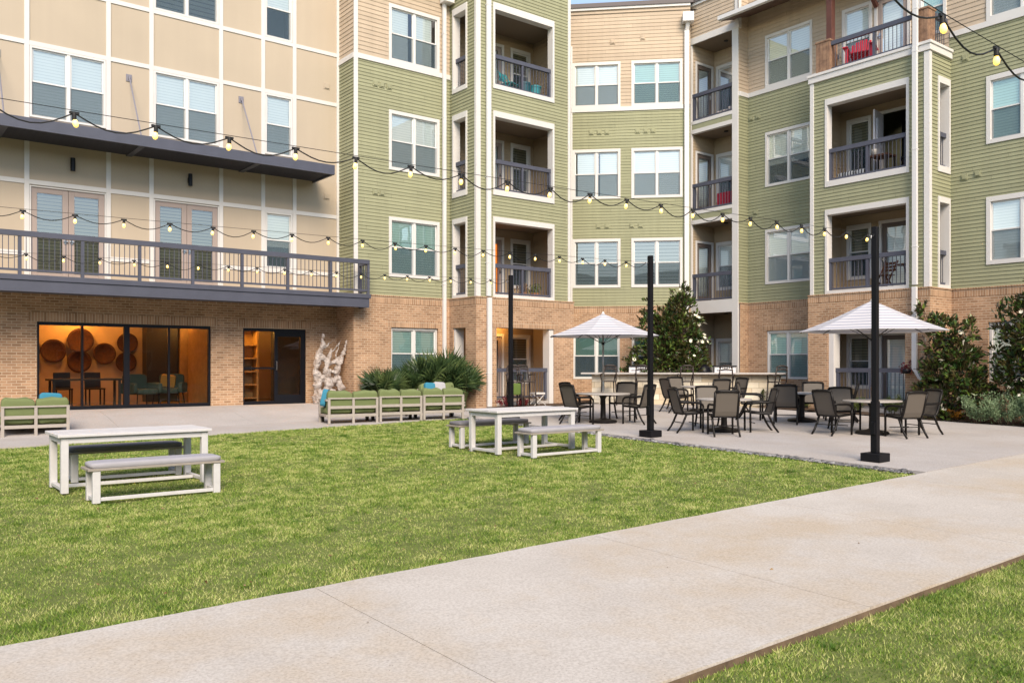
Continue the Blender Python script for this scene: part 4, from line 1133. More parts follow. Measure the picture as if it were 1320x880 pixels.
# ------------------------------------------------------------------ patio furniture
SLING = mat("taupe_sling", (.120, .102, .085), .6, spec=.35)
STONETOP = mat("pale_tabletop", (.46, .425, .40), .35, noise=.15, nscale=14)
METAL = mat("dark_bronze_metal", (.009, .0075, .007), .45, spec=.25)
def make_chair():
    """stacking sling chair, front towards +y"""
    t = thing('patio_chair', (0, 0, 0), 'dark sling patio chair', 'chair', 'sling chairs around the patio tables')
    hw = .25
    def side(x): return [(x, .24, .435), (x, .10, .425), (x, -.10, .405), (x, -.19, .42), (x, -.235, .52), (x, -.29, .72), (x, -.345, .93)]
    sl_ = MB(); L, Rr = side(-hw + .015), side(hw - .015)
    for i in range(3): sl_.quad(L[i], Rr[i], Rr[i + 1], L[i + 1])
    sl_.build('seat', SLING, t, solid=.008)
    sl_ = MB()
    sl_.quad(L[3], Rr[3], Rr[4], L[4]); sl_.quad(L[4], Rr[4], Rr[6], L[6])
    sl_.build('backrest', SLING, t, solid=.008)
    fr = MB()
    for x in (-hw, hw): fr.tube(side(x), .027, 8)
    fr.tube([(-hw, -.345, .93), (-.12, -.352, .945), (.12, -.352, .945), (hw, -.345, .93)], .030, 8)
    fr.tube([(-hw, .24, .435), (hw, .24, .435)], .017, 8)
    fr.tube([(-hw, -.20, .40), (hw, -.20, .40)], .015, 6)
    fr.tube([(-hw, .16, .20), (hw, .16, .20)], .010, 6); fr.tube([(-hw, -.23, .22), (hw, -.23, .22)], .010, 6)
    fr.build('frame', METAL, t, smooth=True)
    for s in (-1, 1):
        x = s * (hw + .015)
        MB().tube([(x, -.275, .66), (x, -.12, .655), (x, .10, .655), (x, .20, .64), (x, .255, .60), (x, .27, .55)], [.020, .024, .027, .027, .025, .021], 8).build('arm', METAL, t, smooth=True)
        MB().tube([(x, .268, .56), (x, .262, .43), (x, .258, .0)], .023, 8).build('leg', METAL, t, smooth=True)
        MB().tube([(x, -.12, .41), (x, -.16, .32), (x, -.205, .22), (x, -.265, .11), (x, -.35, .0)], [.025, .025, .024, .023, .021], 8).build('leg', METAL, t, smooth=True)
    return t
CH = make_chair()
def cpos(x, y):          # camera-aligned ground offsets to world
    return (CA * x + SA * y, -SA * x + CA * y)
used = [False]
def put_chair(u, v, face, lb):
    """face: direction the sitter looks, degrees clockwise from straight away from the camera"""
    o = CH if not used[0] else copy_tree(CH); used[0] = True
    o.location = (u, v, gz(u, v) + .005); o.rotation_euler = (0, 0, -AZ - R(face)); o['label'] = lb
def table(u, v, r, lb, hole=False):
    z = gz(u, v) + .005
    t = thing('patio_table', (u, v, z), lb, 'table', 'round stone topped patio tables')
    MB().lathe([(.001, .690), (r - .02, .690), (r, .697), (r + .003, .715), (r - .006, .728), (.001, .730)], 48, (u, v, z)).build('tabletop', STONETOP, t, smooth=False)
    MB().lathe([(.08, .05), (.07, .09), (.06, .58), (.10, .66), (.32, .688)], 16, (u, v, z)).build('pedestal', METAL, t, smooth=True)
    MB().lathe([(.001, .0), (.34, .0), (.35, .03), (.32, .06), (.12, .095), (.08, .11), (.001, .11)], 28, (u, v, z)).build('base', METAL, t)
TB = dict(A=(14.72, 15.30), B=(15.35, 12.10), C=(19.35, 16.05), D=(18.85, 12.45), E=(17.45, 9.80))
table(*TB['A'], .66, 'round stone topped table under the left striped umbrella')
table(*TB['B'], .60, 'round stone topped table nearest the lawn')
table(*TB['C'], .60, 'round stone topped table closest to the bar counter')
table(*TB['D'], .60, 'round stone topped table left of the tall pole, without umbrella')
table(*TB['E'], .60, 'round stone topped table under the right striped umbrella')
def seat(tb, dx, dy, face, lb):
    a = cpos(dx, dy); put_chair(TB[tb][0] + a[0], TB[tb][1] + a[1], face, lb)
seat('A', -.66, -.42, 55, 'sling chair at the front left of the left umbrella table')
seat('A', -.62, .62, 125, 'sling chair hidden behind the front left one at the left umbrella table')
seat('A', .82, -.30, -50, 'sling chair at the right of the left umbrella table, back to the pole')
seat('A', .58, .70, 205, 'sling chair at the far right of the left umbrella table')
seat('B', -.22, -.82, 0, 'nearest sling chair on the lawn side, its taupe back towards us')
seat('B', -.84, -.08, 78, 'sling chair in profile on the left of the table nearest the lawn')
seat('B', .78, -.02, -88, 'sling chair in profile on the right of the table nearest the lawn')
seat('B', -.12, .86, 180, 'sling chair straight across the table from the nearest one')
seat('C', -.82, -.25, 70, 'sling chair left of the table closest to the bar counter')
seat('C', -.48, .62, 160, 'sling chair facing us behind the table closest to the bar counter')
seat('C', .30, -.55, -12, 'sling chair with its back to us at the table closest to the bar counter')
seat('C', .95, .18, 245, 'sling chair right of the table closest to the bar counter')
seat('D', -.56, -.55, 22, 'sling chair with its back to us at the table left of the tall pole')
seat('D', -1.12, .55, 112, 'sling chair on the far left of the table left of the tall pole')
seat('D', .50, .55, 195, 'sling chair facing us across the table left of the tall pole')
seat('D', 1.02, -.05, -65, 'sling chair between the two right hand tables')
seat('E', -.88, -.10, 62, 'sling chair left of the right umbrella table')
seat('E', -.28, .82, 185, 'sling chair facing us behind the right umbrella table')
seat('E', .42, -.62, -18, 'sling chair with its back to us right of the tall pole')
seat('E', 1.05, .02, -105, 'rightmost sling chair on the patio, facing left')

# umbrellas
CANVAS = stripe_mat("striped_canvas", 2, .066, .34, (.43, .44, .52), (.70, .69, .71), .85, transl=.25)
def umbrella(u, v, r, zr, zt, lb):
    z = gz(u, v) + .005
    t = thing('patio_umbrella', (u, v, z), lb, 'umbrella', 'striped patio umbrellas')
    MB().tube([(u, v, z + .02), (u, v, zt - .02)], .020, 12).build('pole', mat("umbrella_pole", (.34, .32, .30), .35, metal=.7), t, smooth=True)
    cv = MB(); n = 8; rings = 7; pts = []
    a0 = R(22.5) - AZ
    for i in range(rings + 1):
        k = i / rings
        for j in range(n * 4):
            ang = a0 + 2 * math.pi * j / (n * 4)
            ph = (j % 4) / 4.0
            flat_ = math.cos(math.pi / n) / math.cos((ph - .5) * 2 * math.pi / n)
            sagp = 1 - .10 * k * math.sin(math.pi * ph) 
            rad = r * k * flat_ * 1.0
            zz_ = zt - (zt - zr) * (k ** 1.08) - .045 * math.sin(math.pi * k) - .035 * k * math.sin(math.pi * ph) * (1 - k)
            pts.append((u + rad * math.cos(ang), v + rad * math.sin(ang), zz_ - (.03 * k * k * math.sin(math.pi * ph) * 0)))
    m4 = n * 4
    fs = [(i * m4 + j, i * m4 + (j + 1) % m4, (i + 1) * m4 + (j + 1) % m4, (i + 1) * m4 + j) for i in range(rings) for j in range(m4)]
    cv.add(pts, fs); cv.build('canopy', CANVAS, t, solid=.006)
    MB().lathe([(.001, .0), (.05, .0), (.03, .03), (.018, .06), (.001, .07)], 12, (u, v, zt - .01)).build('finial', WHITE, t)
    for j in range(n):
        ang = a0 + 2 * math.pi * j / n; dx, dy = math.cos(ang), math.sin(ang)
        rb = MB(); rb.tube([(u + dx * .03, v + dy * .03, zt - .06), (u + dx * r * .5, v + dy * r * .5, zt - (zt - zr) * .5 ** 1.08 - .075), (u + dx * r * .98, v + dy * r * .98, zr - .012)], .008, 6)
        rb.tube([(u + dx * .03, v + dy * .03, zr - .18), (u + dx * r * .52, v + dy * r * .52, zt - (zt - zr) * .52 - .085)], .006, 6)
        rb.build('rib', METAL, t)
    MB().lathe([(.001, -.03), (.035, -.03), (.035, .03), (.001, .03)], 12, (u, v, zr - .18)).build('runner', METAL, t)
    MB().lathe([(.03, .75), (.035, .80), (.03, 1.02)], 12, (u, v, z)).build('crank', STEEL, t)
umbrella(*TB['A'], 1.40, 1.82, 2.38, 'white umbrella with grey stripes left of the middle pole')
umbrella(*TB['E'], 1.50, 1.84, 2.50, 'white umbrella with grey stripes behind the tallest pole')

# ------------------------------------------------------------------ bar counter, grills and stools
LIME = mat("limestone_block", (.62, .53, .40), .9, noise=.35, nscale=2.5, bump=.8, bscale=14, bdist=.03)
def limestone():
    m = brick_mat("limestone_ashlar", False, (.72, .65, .53), (.52, .40, .26), (.36, .30, .22))
    for n_ in m.node_tree.nodes:
        if n_.type == 'TEX_BRICK':
            n_.inputs["Brick Width"].default_value = .52; n_.inputs["Row Height"].default_value = .19; n_.inputs["Mortar Size"].default_value = .007; n_.offset = .42
    return m
ASH = limestone()
WB = 27.85; FBar = FM(WB); zb0 = gz(19.6, 19.6)
t = thing('bar_counter', FBar(2.0, -.35, zb0), 'long limestone bar counter with a pale slab top', 'counter')
q = MB(FBar); q.box(-.90, 5.05, -.75, 0, zb0 - .2, .80); q.build('stone_base', ASH, t)
q = MB(FBar); q.box(-1.25, 5.15, -.82, .28, .82, .87); q.build('countertop', STONETOP, t, bevel=.008)
def grill(s, lb):
    t = thing('grill', FBar(s, -.75, .87), lb, 'grill', 'built-in grills behind the bar')
    q = MB(FBar); q.box(s - .34, s + .34, -1.05, -.55, .62, 1.06); q.build('firebox', mat('grill_white_steel', (.68, .67, .68), .35, metal=.3), t, bevel=.01)
    q = MB(FBar); q.box(s - .37, s + .37, -1.08, -.52, 1.06, 1.10); q.build('lid', BLACKF, t, bevel=.006)
    q = MB(FBar); q.tube([(s - .25, -.50, .98), (s + .25, -.50, .98)], .014, 8); q.build('handle', STEEL, t)
grill(.64, 'white grill with a black lid at the left of the bar')
grill(3.40, 'white grill with a black lid at the right of the bar')
t = thing('kettle_grill', FBar(2.72, -.85, .87), 'round black kettle grill left of the right white grill', 'grill')
q = MB(); c_ = FBar(2.72, -.85, 0); q.lathe([(.001, .66), (.18, .70), (.25, .85), (.25, .92), (.20, 1.06), (.10, 1.13), (.001, 1.15)], 24, (c_[0], c_[1], 0)); q.build('bowl', BLACKF, t, smooth=True)
q = MB(); q.tube([(c_[0] - .05, c_[1], 1.14), (c_[0], c_[1], 1.18), (c_[0] + .05, c_[1], 1.14)], .01, 6); q.build('handle', STEEL, t)
IRON = mat("wrought_iron_brown", (.050, .036, .032), .5, noise=.3, nscale=20)
def make_stool():
    t = thing('bar_stool', (0, 0, 0), 'wrought iron bar stool', 'bar stool', 'high backed iron bar stools')
    MB().box(-.21, .21, -.20, .21, .74, .775).build('seat', IRON, t, bevel=.01)
    q = MB()
    for s in (-1, 1): q.tube([(s * .20, -.20, .76), (s * .195, -.24, 1.0), (s * .18, -.28, 1.23)], .021, 8)
    q.tube([(-.18, -.28, 1.22), (-.08, -.30, 1.26), (.08, -.30, 1.26), (.18, -.28, 1.22)], .024, 8)
    q.tube([(-.19, -.265, 1.12), (0, -.285, 1.15), (.19, -.265, 1.12)], .018, 8)
    q.build('back_frame', IRON, t, smooth=True)
    q = MB()
    for i in range(-3, 4): q.tube([(i * .05, -.275, 1.13), (i * .05, -.292, 1.24)], .010, 6)
    q.build('back_lattice', IRON, t)
    for sx in (-1, 1):
        MB().tube([(sx * .19, -.18, .75), (sx * .22, -.22, 0)], .022, 8).build('leg', IRON, t, smooth=True)
        MB().tube([(sx * .19, .19, .75), (sx * .22, .23, 0)], .022, 8).build('leg', IRON, t, smooth=True)
        MB().tube([(sx * .21, -.24, .96), (sx * .24, -.05, .985), (sx * .24, .14, .97), (sx * .20, .17, .77)], .019, 8).build('arm', IRON, t, smooth=True)
    q = MB(); q.tube([(-.21, -.20, .28), (.21, -.20, .28), (.21, .21, .28), (-.21, .21, .28), (-.21, -.20, .28)], .010, 6); q.build('footrest', IRON, t)
    return t
ST = make_stool(); first = True
for s, dn, rz, lb in ((-.35, .52, 10, 'iron bar stool at the far left of the counter'), (.72, .55, -6, 'iron bar stool in front of the left white grill'),
                      (2.06, .50, 4, 'iron bar stool at the middle of the counter, below the magnolia'), (3.30, .55, -8, 'iron bar stool in front of the right white grill'),
                      (4.82, .62, 24, 'iron bar stool at the right end of the counter')):
    o = ST if first else copy_tree(ST); first = False
    p = FBar(s, dn, 0); o.location = (p[0], p[1], gz(p[0], p[1]) + .004); o.rotation_euler = (0, 0, R(-45 + rz)); o['label'] = lb
o = copy_tree(ST); o.location = (16.35, 20.35, gz(16.35, 20.35) + .03); o.rotation_euler = (0, 0, R(170)); o['label'] = 'iron bar stool standing in the bed before the ground floor balcony'
o = copy_tree(ST); o.location = (15.95, 20.45, gz(15.9, 20.45) + .03); o.rotation_euler = (0, 0, R(150)); o['label'] = 'iron bar stool with a green cushion before the ground floor balcony'
q = MB().cushion(-.19, .19, -.05, .05, 0, .36).build('seat_cushion', mat("lime_cushion", (.10, .16, .035), .8), smooth=True)
q.location = (15.90, 20.37, gz(15.9, 20.45) + .40); q.rotation_euler = (R(8), 0, R(-30)); tag(q, 'lime green cushion on the iron stool by the balcony', 'cushion')
t = thing('folding_stool', (16.98, 20.55, gz(16.9, 20.5) + .03), 'small white folding stool beside the brick jamb', 'stool')
z = gz(16.9, 20.5) + .03
q = MB(); q.box(16.78, 17.18, 20.45, 20.75, z + .34, z + .40); q.build('seat', WHITE, t, bevel=.01)
for a, b in ((16.74, 17.2), (17.2, 16.74)):
    q = MB(); q.tube([(a, 20.45, z), (b, 20.5, z + .35)], .012, 6); q.tube([(a, 20.75, z), (b, 20.7, z + .35)], .012, 6); q.build('leg', WHITE, t)

# ------------------------------------------------------------------ sofas
TEAK = mat("greyed_teak", (.40, .355, .315), .6, noise=.15, nscale=8)
OLIVE = mat("olive_cushion", (.165, .205, .085), .85, noise=.10, nscale=3, bump=.3, bscale=200, bdist=.002)
DKWOOD = mat("dark_leg", (.025, .018, .015), .5)
TEALP = mat("teal_pillow", (.02, .20, .30), .8)
GREYP = mat("grey_pillow", (.42, .42, .44), .85)
def make_sofa(wd=1.22, n=2, arm_l=False, arm_r=False, dims=(.02, .60)):
    """sofa module; the back is at y=0 and faces -y, the seat runs to y=.78"""
    t = thing('outdoor_sofa', (0, 0, 0), 'outdoor sofa', 'sofa', 'grey framed outdoor sofas with olive cushions')
    h = .60
    fr = MB()
    xs = [.03, wd / 2, wd - .03]
    for x in xs: fr.box(x - .03, x + .03, 0, .05, 0, h)
    fr.box(0, wd, -.004, .054, h, h + .035)
    for z0 in (.40, .20): fr.box(.0, wd, .004, .045, z0 - .035, z0 + .035)
    fr.box(0, wd, .05, .78, .19, .23); fr.box(0, wd, .74, .78, .14, .26)
    fr.build('frame', TEAK, t, bevel=.005)
    for x in (.06, wd - .06):
        MB().box(x - .035, x + .035, .68, .76, 0, .19).build('leg', DKWOOD, t)
    for s, on in ((0, arm_l), (wd, arm_r)):
        if on:
            a = MB(); x = s; a.box(x - .03, x + .03, .05, .78, h - .05, h); a.box(x - .03, x + .03, .72, .78, 0, h - .05); a.box(x - .03, x + .03, .05, .72, .17, .23); a.build('arm', TEAK, t, bevel=.005)
    w1 = wd / n
    for i in range(n):
        MB().cushion(i * w1 + .008, (i + 1) * w1 - .008, .16, .80, .225, .40).build('seat_cushion', OLIVE, t, smooth=True)
        bc_ = MB().cushion(i * w1 + .006, (i + 1) * w1 - .006, -.10, .10, -.26, .27); 
        c_ = math.cos(R(9)); s_ = math.sin(R(9))
        bc_.v = [(x, .15 + y * c_ - z * s_, .53 + y * s_ + z * c_ + .018 * math.sin(x * 19 + i * 3)) for x, y, z in bc_.v]
        bc_.build('back_cushion', OLIVE, t, smooth=True)
    return t
S0 = make_sofa(1.27, 2, arm_l=True)
S1 = make_sofa(1.14, 2); S2_ = make_sofa(1.14, 2, arm_r=True)
dirs = Vector((12.72 - 9.12, 18.38 - 19.02, 0)); ang = math.atan2(dirs.y, dirs.x); dn = dirs.normalized()
p = Vector((9.12, 19.00, 0))
for s_, wd_, lb in ((S0, 1.30, 'left third of the long olive sofa, with an arm and a teal pillow'), (S1, 1.165, 'middle third of the long olive sofa seen from behind'), (S2_, 1.165, 'right third of the long olive sofa nearest the white benches')):
    s_.location = (p.x, p.y, gz(p.x, p.y) + .006); s_.rotation_euler = (0, 0, ang); s_['label'] = lb; p = p + dn * wd_
o = copy_tree(S1); o.location = (13.95, 20.95, gz(13.9, 20.9) + .006); o.rotation_euler = (0, 0, R(180)); o['label'] = 'olive sofa facing us in front of the tall palmettos'
o = copy_tree(S0); o.location = (2.45, 20.30, gz(2.4, 20.3) + .006); o.rotation_euler = (0, 0, R(-2)); o['label'] = 'olive sofa cut by the left edge of the view, inner half'
for ch in list(o.children):
    if ch.name.startswith('arm'): bpy.data.objects.remove(ch)
o2 = copy_tree(S2_); o2.location = (2.45 - 1.16, 20.33, gz(1.3, 20.3) + .006); o2.rotation_euler = (0, 0, R(-2)); o2['label'] = 'olive sofa wholly beyond the left edge of the view'
for o_ in (o2,):
    for ch in list(o_.children): bpy.data.objects.remove(ch)
    bpy.data.objects.remove(o_)
def pillow(x, y, z, rz, m, lb, tilt=12, s=.22):
    b = MB().cushion(-s, s, -.07, .07, -s * .9, s * .9).build('throw_pillow', m, smooth=True)
    b.location = (x, y, z); b.rotation_euler = (R(tilt), R(4), rz); tag(b, lb, 'pillow', 'throw pillows on the outdoor sofas')
pillow(9.25, 19.42, gz(9.2, 19.4) + .62, R(55), TEALP, 'teal pillow against the arm of the long olive sofa', s=.24)
pillow(3.40, 20.56, gz(3.4, 20.5) + .66, R(2), TEALP, 'bright blue pillow on the sofa by the lobby window', tilt=-10, s=.22)
pillow(13.4, 20.70, gz(13.4, 20.7) + .66, R(5), GREYP, 'grey pillow on the sofa facing us by the palmettos', tilt=-14, s=.2)
pillow(13.05, 20.66, gz(13.0, 20.7) + .68, R(-5), TEALP, 'small blue pillow on the sofa facing us by the palmettos', tilt=-14, s=.16)
t = thing('coffee_table', (11.4, 20.1, gz(11.4, 20.1)), 'low dark coffee table glimpsed under the long olive sofa', 'table')
z = gz(11.4, 20.1); MB().box(10.9, 11.9, 19.85, 20.35, z + .28, z + .32).build('tabletop', DKWOOD, t, bevel=.005)
for x in (10.96, 11.84):
    for y in (19.9, 20.3): MB().box(x - .03, x + .03, y - .03, y + .03, z + .004, z + .28).build('leg', DKWOOD, t)

# ------------------------------------------------------------------ white picnic tables and benches
WOODW = mat("white_painted_wood", (.60, .59, .595), .55, noise=.10, nscale=10, bump=.12, bscale=35)
SEATWOOD = mat("grey_bench_slat", (.34, .30, .26), .7, noise=.2, nscale=12)
PAD = mat("grey_bench_pad", (.36, .35, .38), .85, noise=.1, nscale=5, bump=.3, bscale=150, bdist=.002)
PAD_D = mat("charcoal_bench_pad", (.17, .165, .18), .85, noise=.1, nscale=5)
def ptable(u0, u1, v0, v1, lb, rz=0):
    cx, cy = (u0 + u1) / 2, (v0 + v1) / 2; z = gz(cx, cy) - .03
    t = thing('picnic_table', (cx, cy, z), lb, 'table', 'white picnic tables on the lawn')
    tp = MB(); n = 4
    for i in range(n):
        a = v0 + (v1 - v0) * i / n; b = v0 + (v1 - v0) * (i + 1) / n
        tp.box(u0, u1, a + .004, b - .004, z + .735 + .002 * (i % 2), z + .775 + .002 * (i % 2))
    tp.build('tabletop', WOODW, t, bevel=.006)
    ap = MB()
    ap.box(u0 + .05, u1 - .05, v0 + .05, v0 + .075, z + .655, z + .733); ap.box(u0 + .05, u1 - .05, v1 - .075, v1 - .05, z + .655, z + .733)
    ap.box(u0 + .05, u0 + .075, v0 + .075, v1 - .075, z + .655, z + .733); ap.box(u1 - .075, u1 - .05, v0 + .075, v1 - .075, z + .655, z + .733)
    ap.build('apron', WOODW, t, bevel=.004)
    for x in (u0 + .09, u1 - .09):
        for y in (v0 + .09, v1 - .09): MB().box(x - .045, x + .045, y - .045, y + .045, z, z + .734).build('leg', WOODW, t, bevel=.006)
        MB().box(x - .035, x + .035, v0 + .135, v1 - .135, z + .03, z + .075).build('runner', WOODW, t, bevel=.005)
    MB().box(u0 + .135, u1 - .135, cy - .035, cy + .035, z + .03, z + .072).build('stretcher', WOODW, t, bevel=.005)
def bench(u0, u1, v0, v1, lb, pad=PAD, rz=0):
    cx, cy = (u0 + u1) / 2, (v0 + v1) / 2; z = gz(cx, cy) - .03
    t = thing('picnic_bench', (cx, cy, z), lb, 'bench', 'white padded benches on the lawn')
    q = MB()
    for i in range(3):
        a = v0 + (v1 - v0) * i / 3; q.box(u0, u1, a + .004, a + (v1 - v0) / 3 - .004, z + .40, z + .43)
    q.build('seat', SEATWOOD, t, bevel=.004)
    c = MB().cushion(u0 + .03, u1 - .03, v0 + .01, v1 - .01, z + .42, z + .505); c.build('seat_pad', pad, t, smooth=True)
    for x in (u0 + .10, u1 - .10):
        for y in (v0 + .05, v1 - .05): MB().box(x - .045, x + .045, y - .035, y + .035, z, z + .40).build('leg', WOODW, t, bevel=.006)
        MB().box(x - .03, x + .03, v0 + .085, v1 - .085, z + .025, z + .07).build('runner', WOODW, t, bevel=.005)
    MB().box(u0 + .145, u1 - .145, v0 + .03, v0 + .075, z + .025, z + .068).build('stretcher', WOODW, t, bevel=.005)
ptable(2.13, 4.12, 12.35, 13.30, 'white picnic table at the left of the lawn')
bench(2.30, 3.98, 11.42, 11.86, 'padded white bench in front of the left picnic table')
bench(2.42, 4.05, 13.34, 13.76, 'padded white bench behind the left picnic table', PAD_D)
ptable(8.98, 10.90, 12.0, 12.98, 'white picnic table in front of the sofas and left pole')
bench(9.22, 10.95, 11.35, 11.82, 'padded white bench in front of the right picnic table')
bench(9.0, 10.75, 13.22, 13.66, 'padded white bench behind the right picnic table', PAD_D)

# ------------------------------------------------------------------ planting
BARK = mat("bark", (.13, .09, .065), .9, noise=.4, nscale=12, bump=.7, bscale=40, bdist=.02)
MAG = leaf_mat("magnolia_leaf", (.016, .042, .011), (.052, .108, .024), (.19, .25, .05), rough=.30, transl=.10, under=(.060, .048, .018), nscale=2.2)
PETAL = mat("cream_petal", (.80, .76, .62), .6)
def leaves(name, pts, nrm, size, ratio, m, parent, up=.35, fold=.18):
    """one folded four-point leaf per point"""
    n = len(pts); P = np.zeros((n, 5, 3)); 
    for i in range(n):
        c = Vector(pts[i]); d = Vector(nrm[i]) + Vector(rng.normal(0, .55, 3)); d.z += up
        d = d.normalized(); sd_ = d.cross(Vector(rng.normal(0, 1, 3))).normalized(); nn = sd_.cross(d)
        L = size * rng.uniform(.65, 1.25); w_ = L * ratio
        P[i, 0] = c; P[i, 1] = c + d * L * .5 + sd_ * w_ * .5 + nn * L * fold; P[i, 2] = c + d * L - nn * L * .06
        P[i, 3] = c + d * L * .5 - sd_ * w_ * .5 + nn * L * fold; P[i, 4] = c + d * L * .5
    off = Vector(parent.location) if parent else Vector((0, 0, 0))
    me = bpy.data.meshes.new(name)
    me.from_pydata((P.reshape(-1, 3) - np.array(off)).tolist(), [], [f for i in range(n) for f in ((i * 5, i * 5 + 1, i * 5 + 4), (i * 5 + 1, i * 5 + 2, i * 5 + 4), (i * 5 + 2, i * 5 + 3, i * 5 + 4), (i * 5 + 3, i * 5, i * 5 + 4))])
    me.materials.append(m); me.update()
    o = bpy.data.objects.new(name, me); COL.objects.link(o); o.parent = parent
    setrnd(o, np.repeat(rng.random(n), 5).astype(np.float32))
    return o
def flower(c, d, r, parent):
    q = MB(); d = Vector(d).normalized(); x = d.orthogonal().normalized(); y = d.cross(x); c = Vector(c)
    for k in range(7):
        a = 2 * math.pi * k / 7; e = x * math.cos(a) + y * math.sin(a); t_ = d.cross(e)
        p0, p1, p2, p3 = c, c + e * r * .6 + t_ * r * .34 + d * r * .25, c + e * r + d * r * .75, c + e * r * .6 - t_ * r * .34 + d * r * .25
        q.add([p0, p1, p2, p3], [(0, 1, 2), (0, 2, 3)])
    q.lathe([(.001, 0), (r * .14, .01), (r * .1, r * .3), (.001, r * .34)], 8, tuple(c))
    return q.build('blossom', PETAL, parent)
def magnolia(u, v, lobes, nleaf, nflow, lb, stems):
    """lobes: (du, dv, z, rx, rz) clumps; leaves sit on many short twigs inside every clump"""
    z0 = gz(u, v)
    t = thing('magnolia_tree', (u, v, z0), lb, 'tree', 'flowering magnolias by the patio')
    tk = MB(); tw = MB(); P, Nn = [], []
    for (du, dv, z) in stems:
        tk.tube([(u, v, z0 - .1), (u + du * .3, v + dv * .3, z0 + (z - z0) * .35), (u + du * .7, v + dv * .7, z0 + (z - z0) * .7), (u + du, v + dv, z)], [.06, .045, .03, .012], 8)
    tk.build('trunk', BARK, t, smooth=True)
    tot = sum(l[3] ** 2 * l[4] for l in lobes)
    for (du, dv, z, rx, rz_) in lobes:
        c = Vector((u + du, v + dv, z)); cnt = max(4, int(nleaf / 9 * (rx ** 2 * rz_) / tot))
        for _ in range(cnt):
            d = Vector(rng.normal(0, 1, 3)).normalized(); k = rng.uniform(.35, 1.0) ** .6
            e = c + Vector((d.x * rx * k, d.y * rx * k, d.z * rz_ * k))
            if rng.random() < .4: tw.tube([c + (e - c) * .3, e], [.010, .004], 5, cap=False)
            out = (e - c).normalized()
            for j in range(9):
                P.append(e + Vector(rng.normal(0, .045, 3))); Nn.append(out + Vector((0, 0, .25)))
    tag(tw.build('branch', BARK, t), kind='stuff')
    leaves('crown', P, Nn, .16, .42, MAG, t)
    for _ in range(nflow):
        l = lobes[rng.integers(len(lobes))]; d = Vector((-.35, -.75, .2)) + Vector(rng.normal(0, .45, 3)); d.normalize()
        c = Vector((u + l[0] + d.x * l[3] * 1.02, v + l[1] + d.y * l[3] * 1.02, l[2] + d.z * l[4] * 1.0))
        flower(c, d + Vector((0, 0, .5)), rng.uniform(.045, .08), t)
    return t
# heights are in metres above the lobby floor
pm = FM(28.9)(1.60, 0, 0)
ex = (1 / S2, -1 / S2)          # along the 45 degree wall, to the right
def ml(s, dz_, z, rx, rz_): return (ex[0] * s, ex[1] * s, z, rx, rz_)
magnolia(pm[0], pm[1], [ml(0.05, 0, .55, .95, .55), ml(-.55, 0, .75, .55, .5), ml(.55, 0, 1.1, .75, .6), ml(-.1, 0, 1.5, .75, .6), ml(.35, 0, 2.2, .70, .65), ml(.42, 0, 2.95, .50, .55), ml(.40, 0, 3.55, .26, .42),
                         ml(-.62, 0, 2.45, .38, .5), ml(-.72, 0, 3.05, .22, .38), ml(.95, 0, 1.85, .35, .38), ml(-.1, 0, 2.55, .45, .5), ml(-1.15, 0, 1.9, .25, .42), ml(-1.2, 0, 1.2, .25, .4), ml(1.0, 0, .7, .4, .5), ml(-1.25, 0, .75, .2, .3), ml(.9, 0, 2.6, .22, .25)],
         12500, 22, 'bushy magnolia with white blossoms rising behind the bar counter', [(.2, -.2, 3.4), (-.45, .45, 2.7), (.5, -.5, 1.9)])
def rl(s, z, rx, rz_, d=0.0): return (-d, -s * .86, z * 1.12 + .12, rx * .84, rz_ * 1.0)     # s to the right along the right wall
magnolia(22.15, 10.40, [rl(-.62, 2.1, .26, .26), rl(-.30, 1.75, .34, .30), rl(.1, 1.65, .38, .3), rl(.5, 1.65, .3, .3), rl(-.35, 1.25, .38, .30), rl(.25, 1.05, .6, .32), rl(-.2, .72, .55, .35), rl(.5, .65, .6, .35),
                        rl(-.55, .25, .45, .30), rl(.15, .15, .55, .35), rl(.8, .25, .5, .3), rl(-.15, -.35, .5, .32), rl(-.7, -.12, .25, .25), rl(.3, 1.35, .3, .2)],
         4600, 10, 'open magnolia beside the white downspout, brick showing between its branches', [(-.1, .6, 1.9), (-.1, -.5, 1.6), (0, 0, 1.2), (0, .4, .5), (0, -.9, .6)])
rl0 = rl
def rl(s, z, rx, rz_, d=0.0): return (-d, -s * .9, z * 1.06 + .15, rx * .82, rz_ * 1.0)
magnolia(22.25, 8.45, [rl(-.2, 2.1, .5, .45), rl(.4, 2.3, .6, .5), rl(-.45, 1.5, .45, .45), rl(.2, 1.5, .7, .5), rl(-.75, 1.9, .25, .35), rl(-.3, .9, .65, .45), rl(.5, .8, .7, .5), rl(-.75, .35, .5, .35), rl(.1, .2, .7, .4), rl(-.9, 1.2, .25, .3), rl(.2, 2.75, .3, .3)],
         5600, 9, 'dense magnolia at the right edge of the view', [(-.1, .3, 2.1), (-.1, -.4, 2.2), (0, 0, 1.5)])

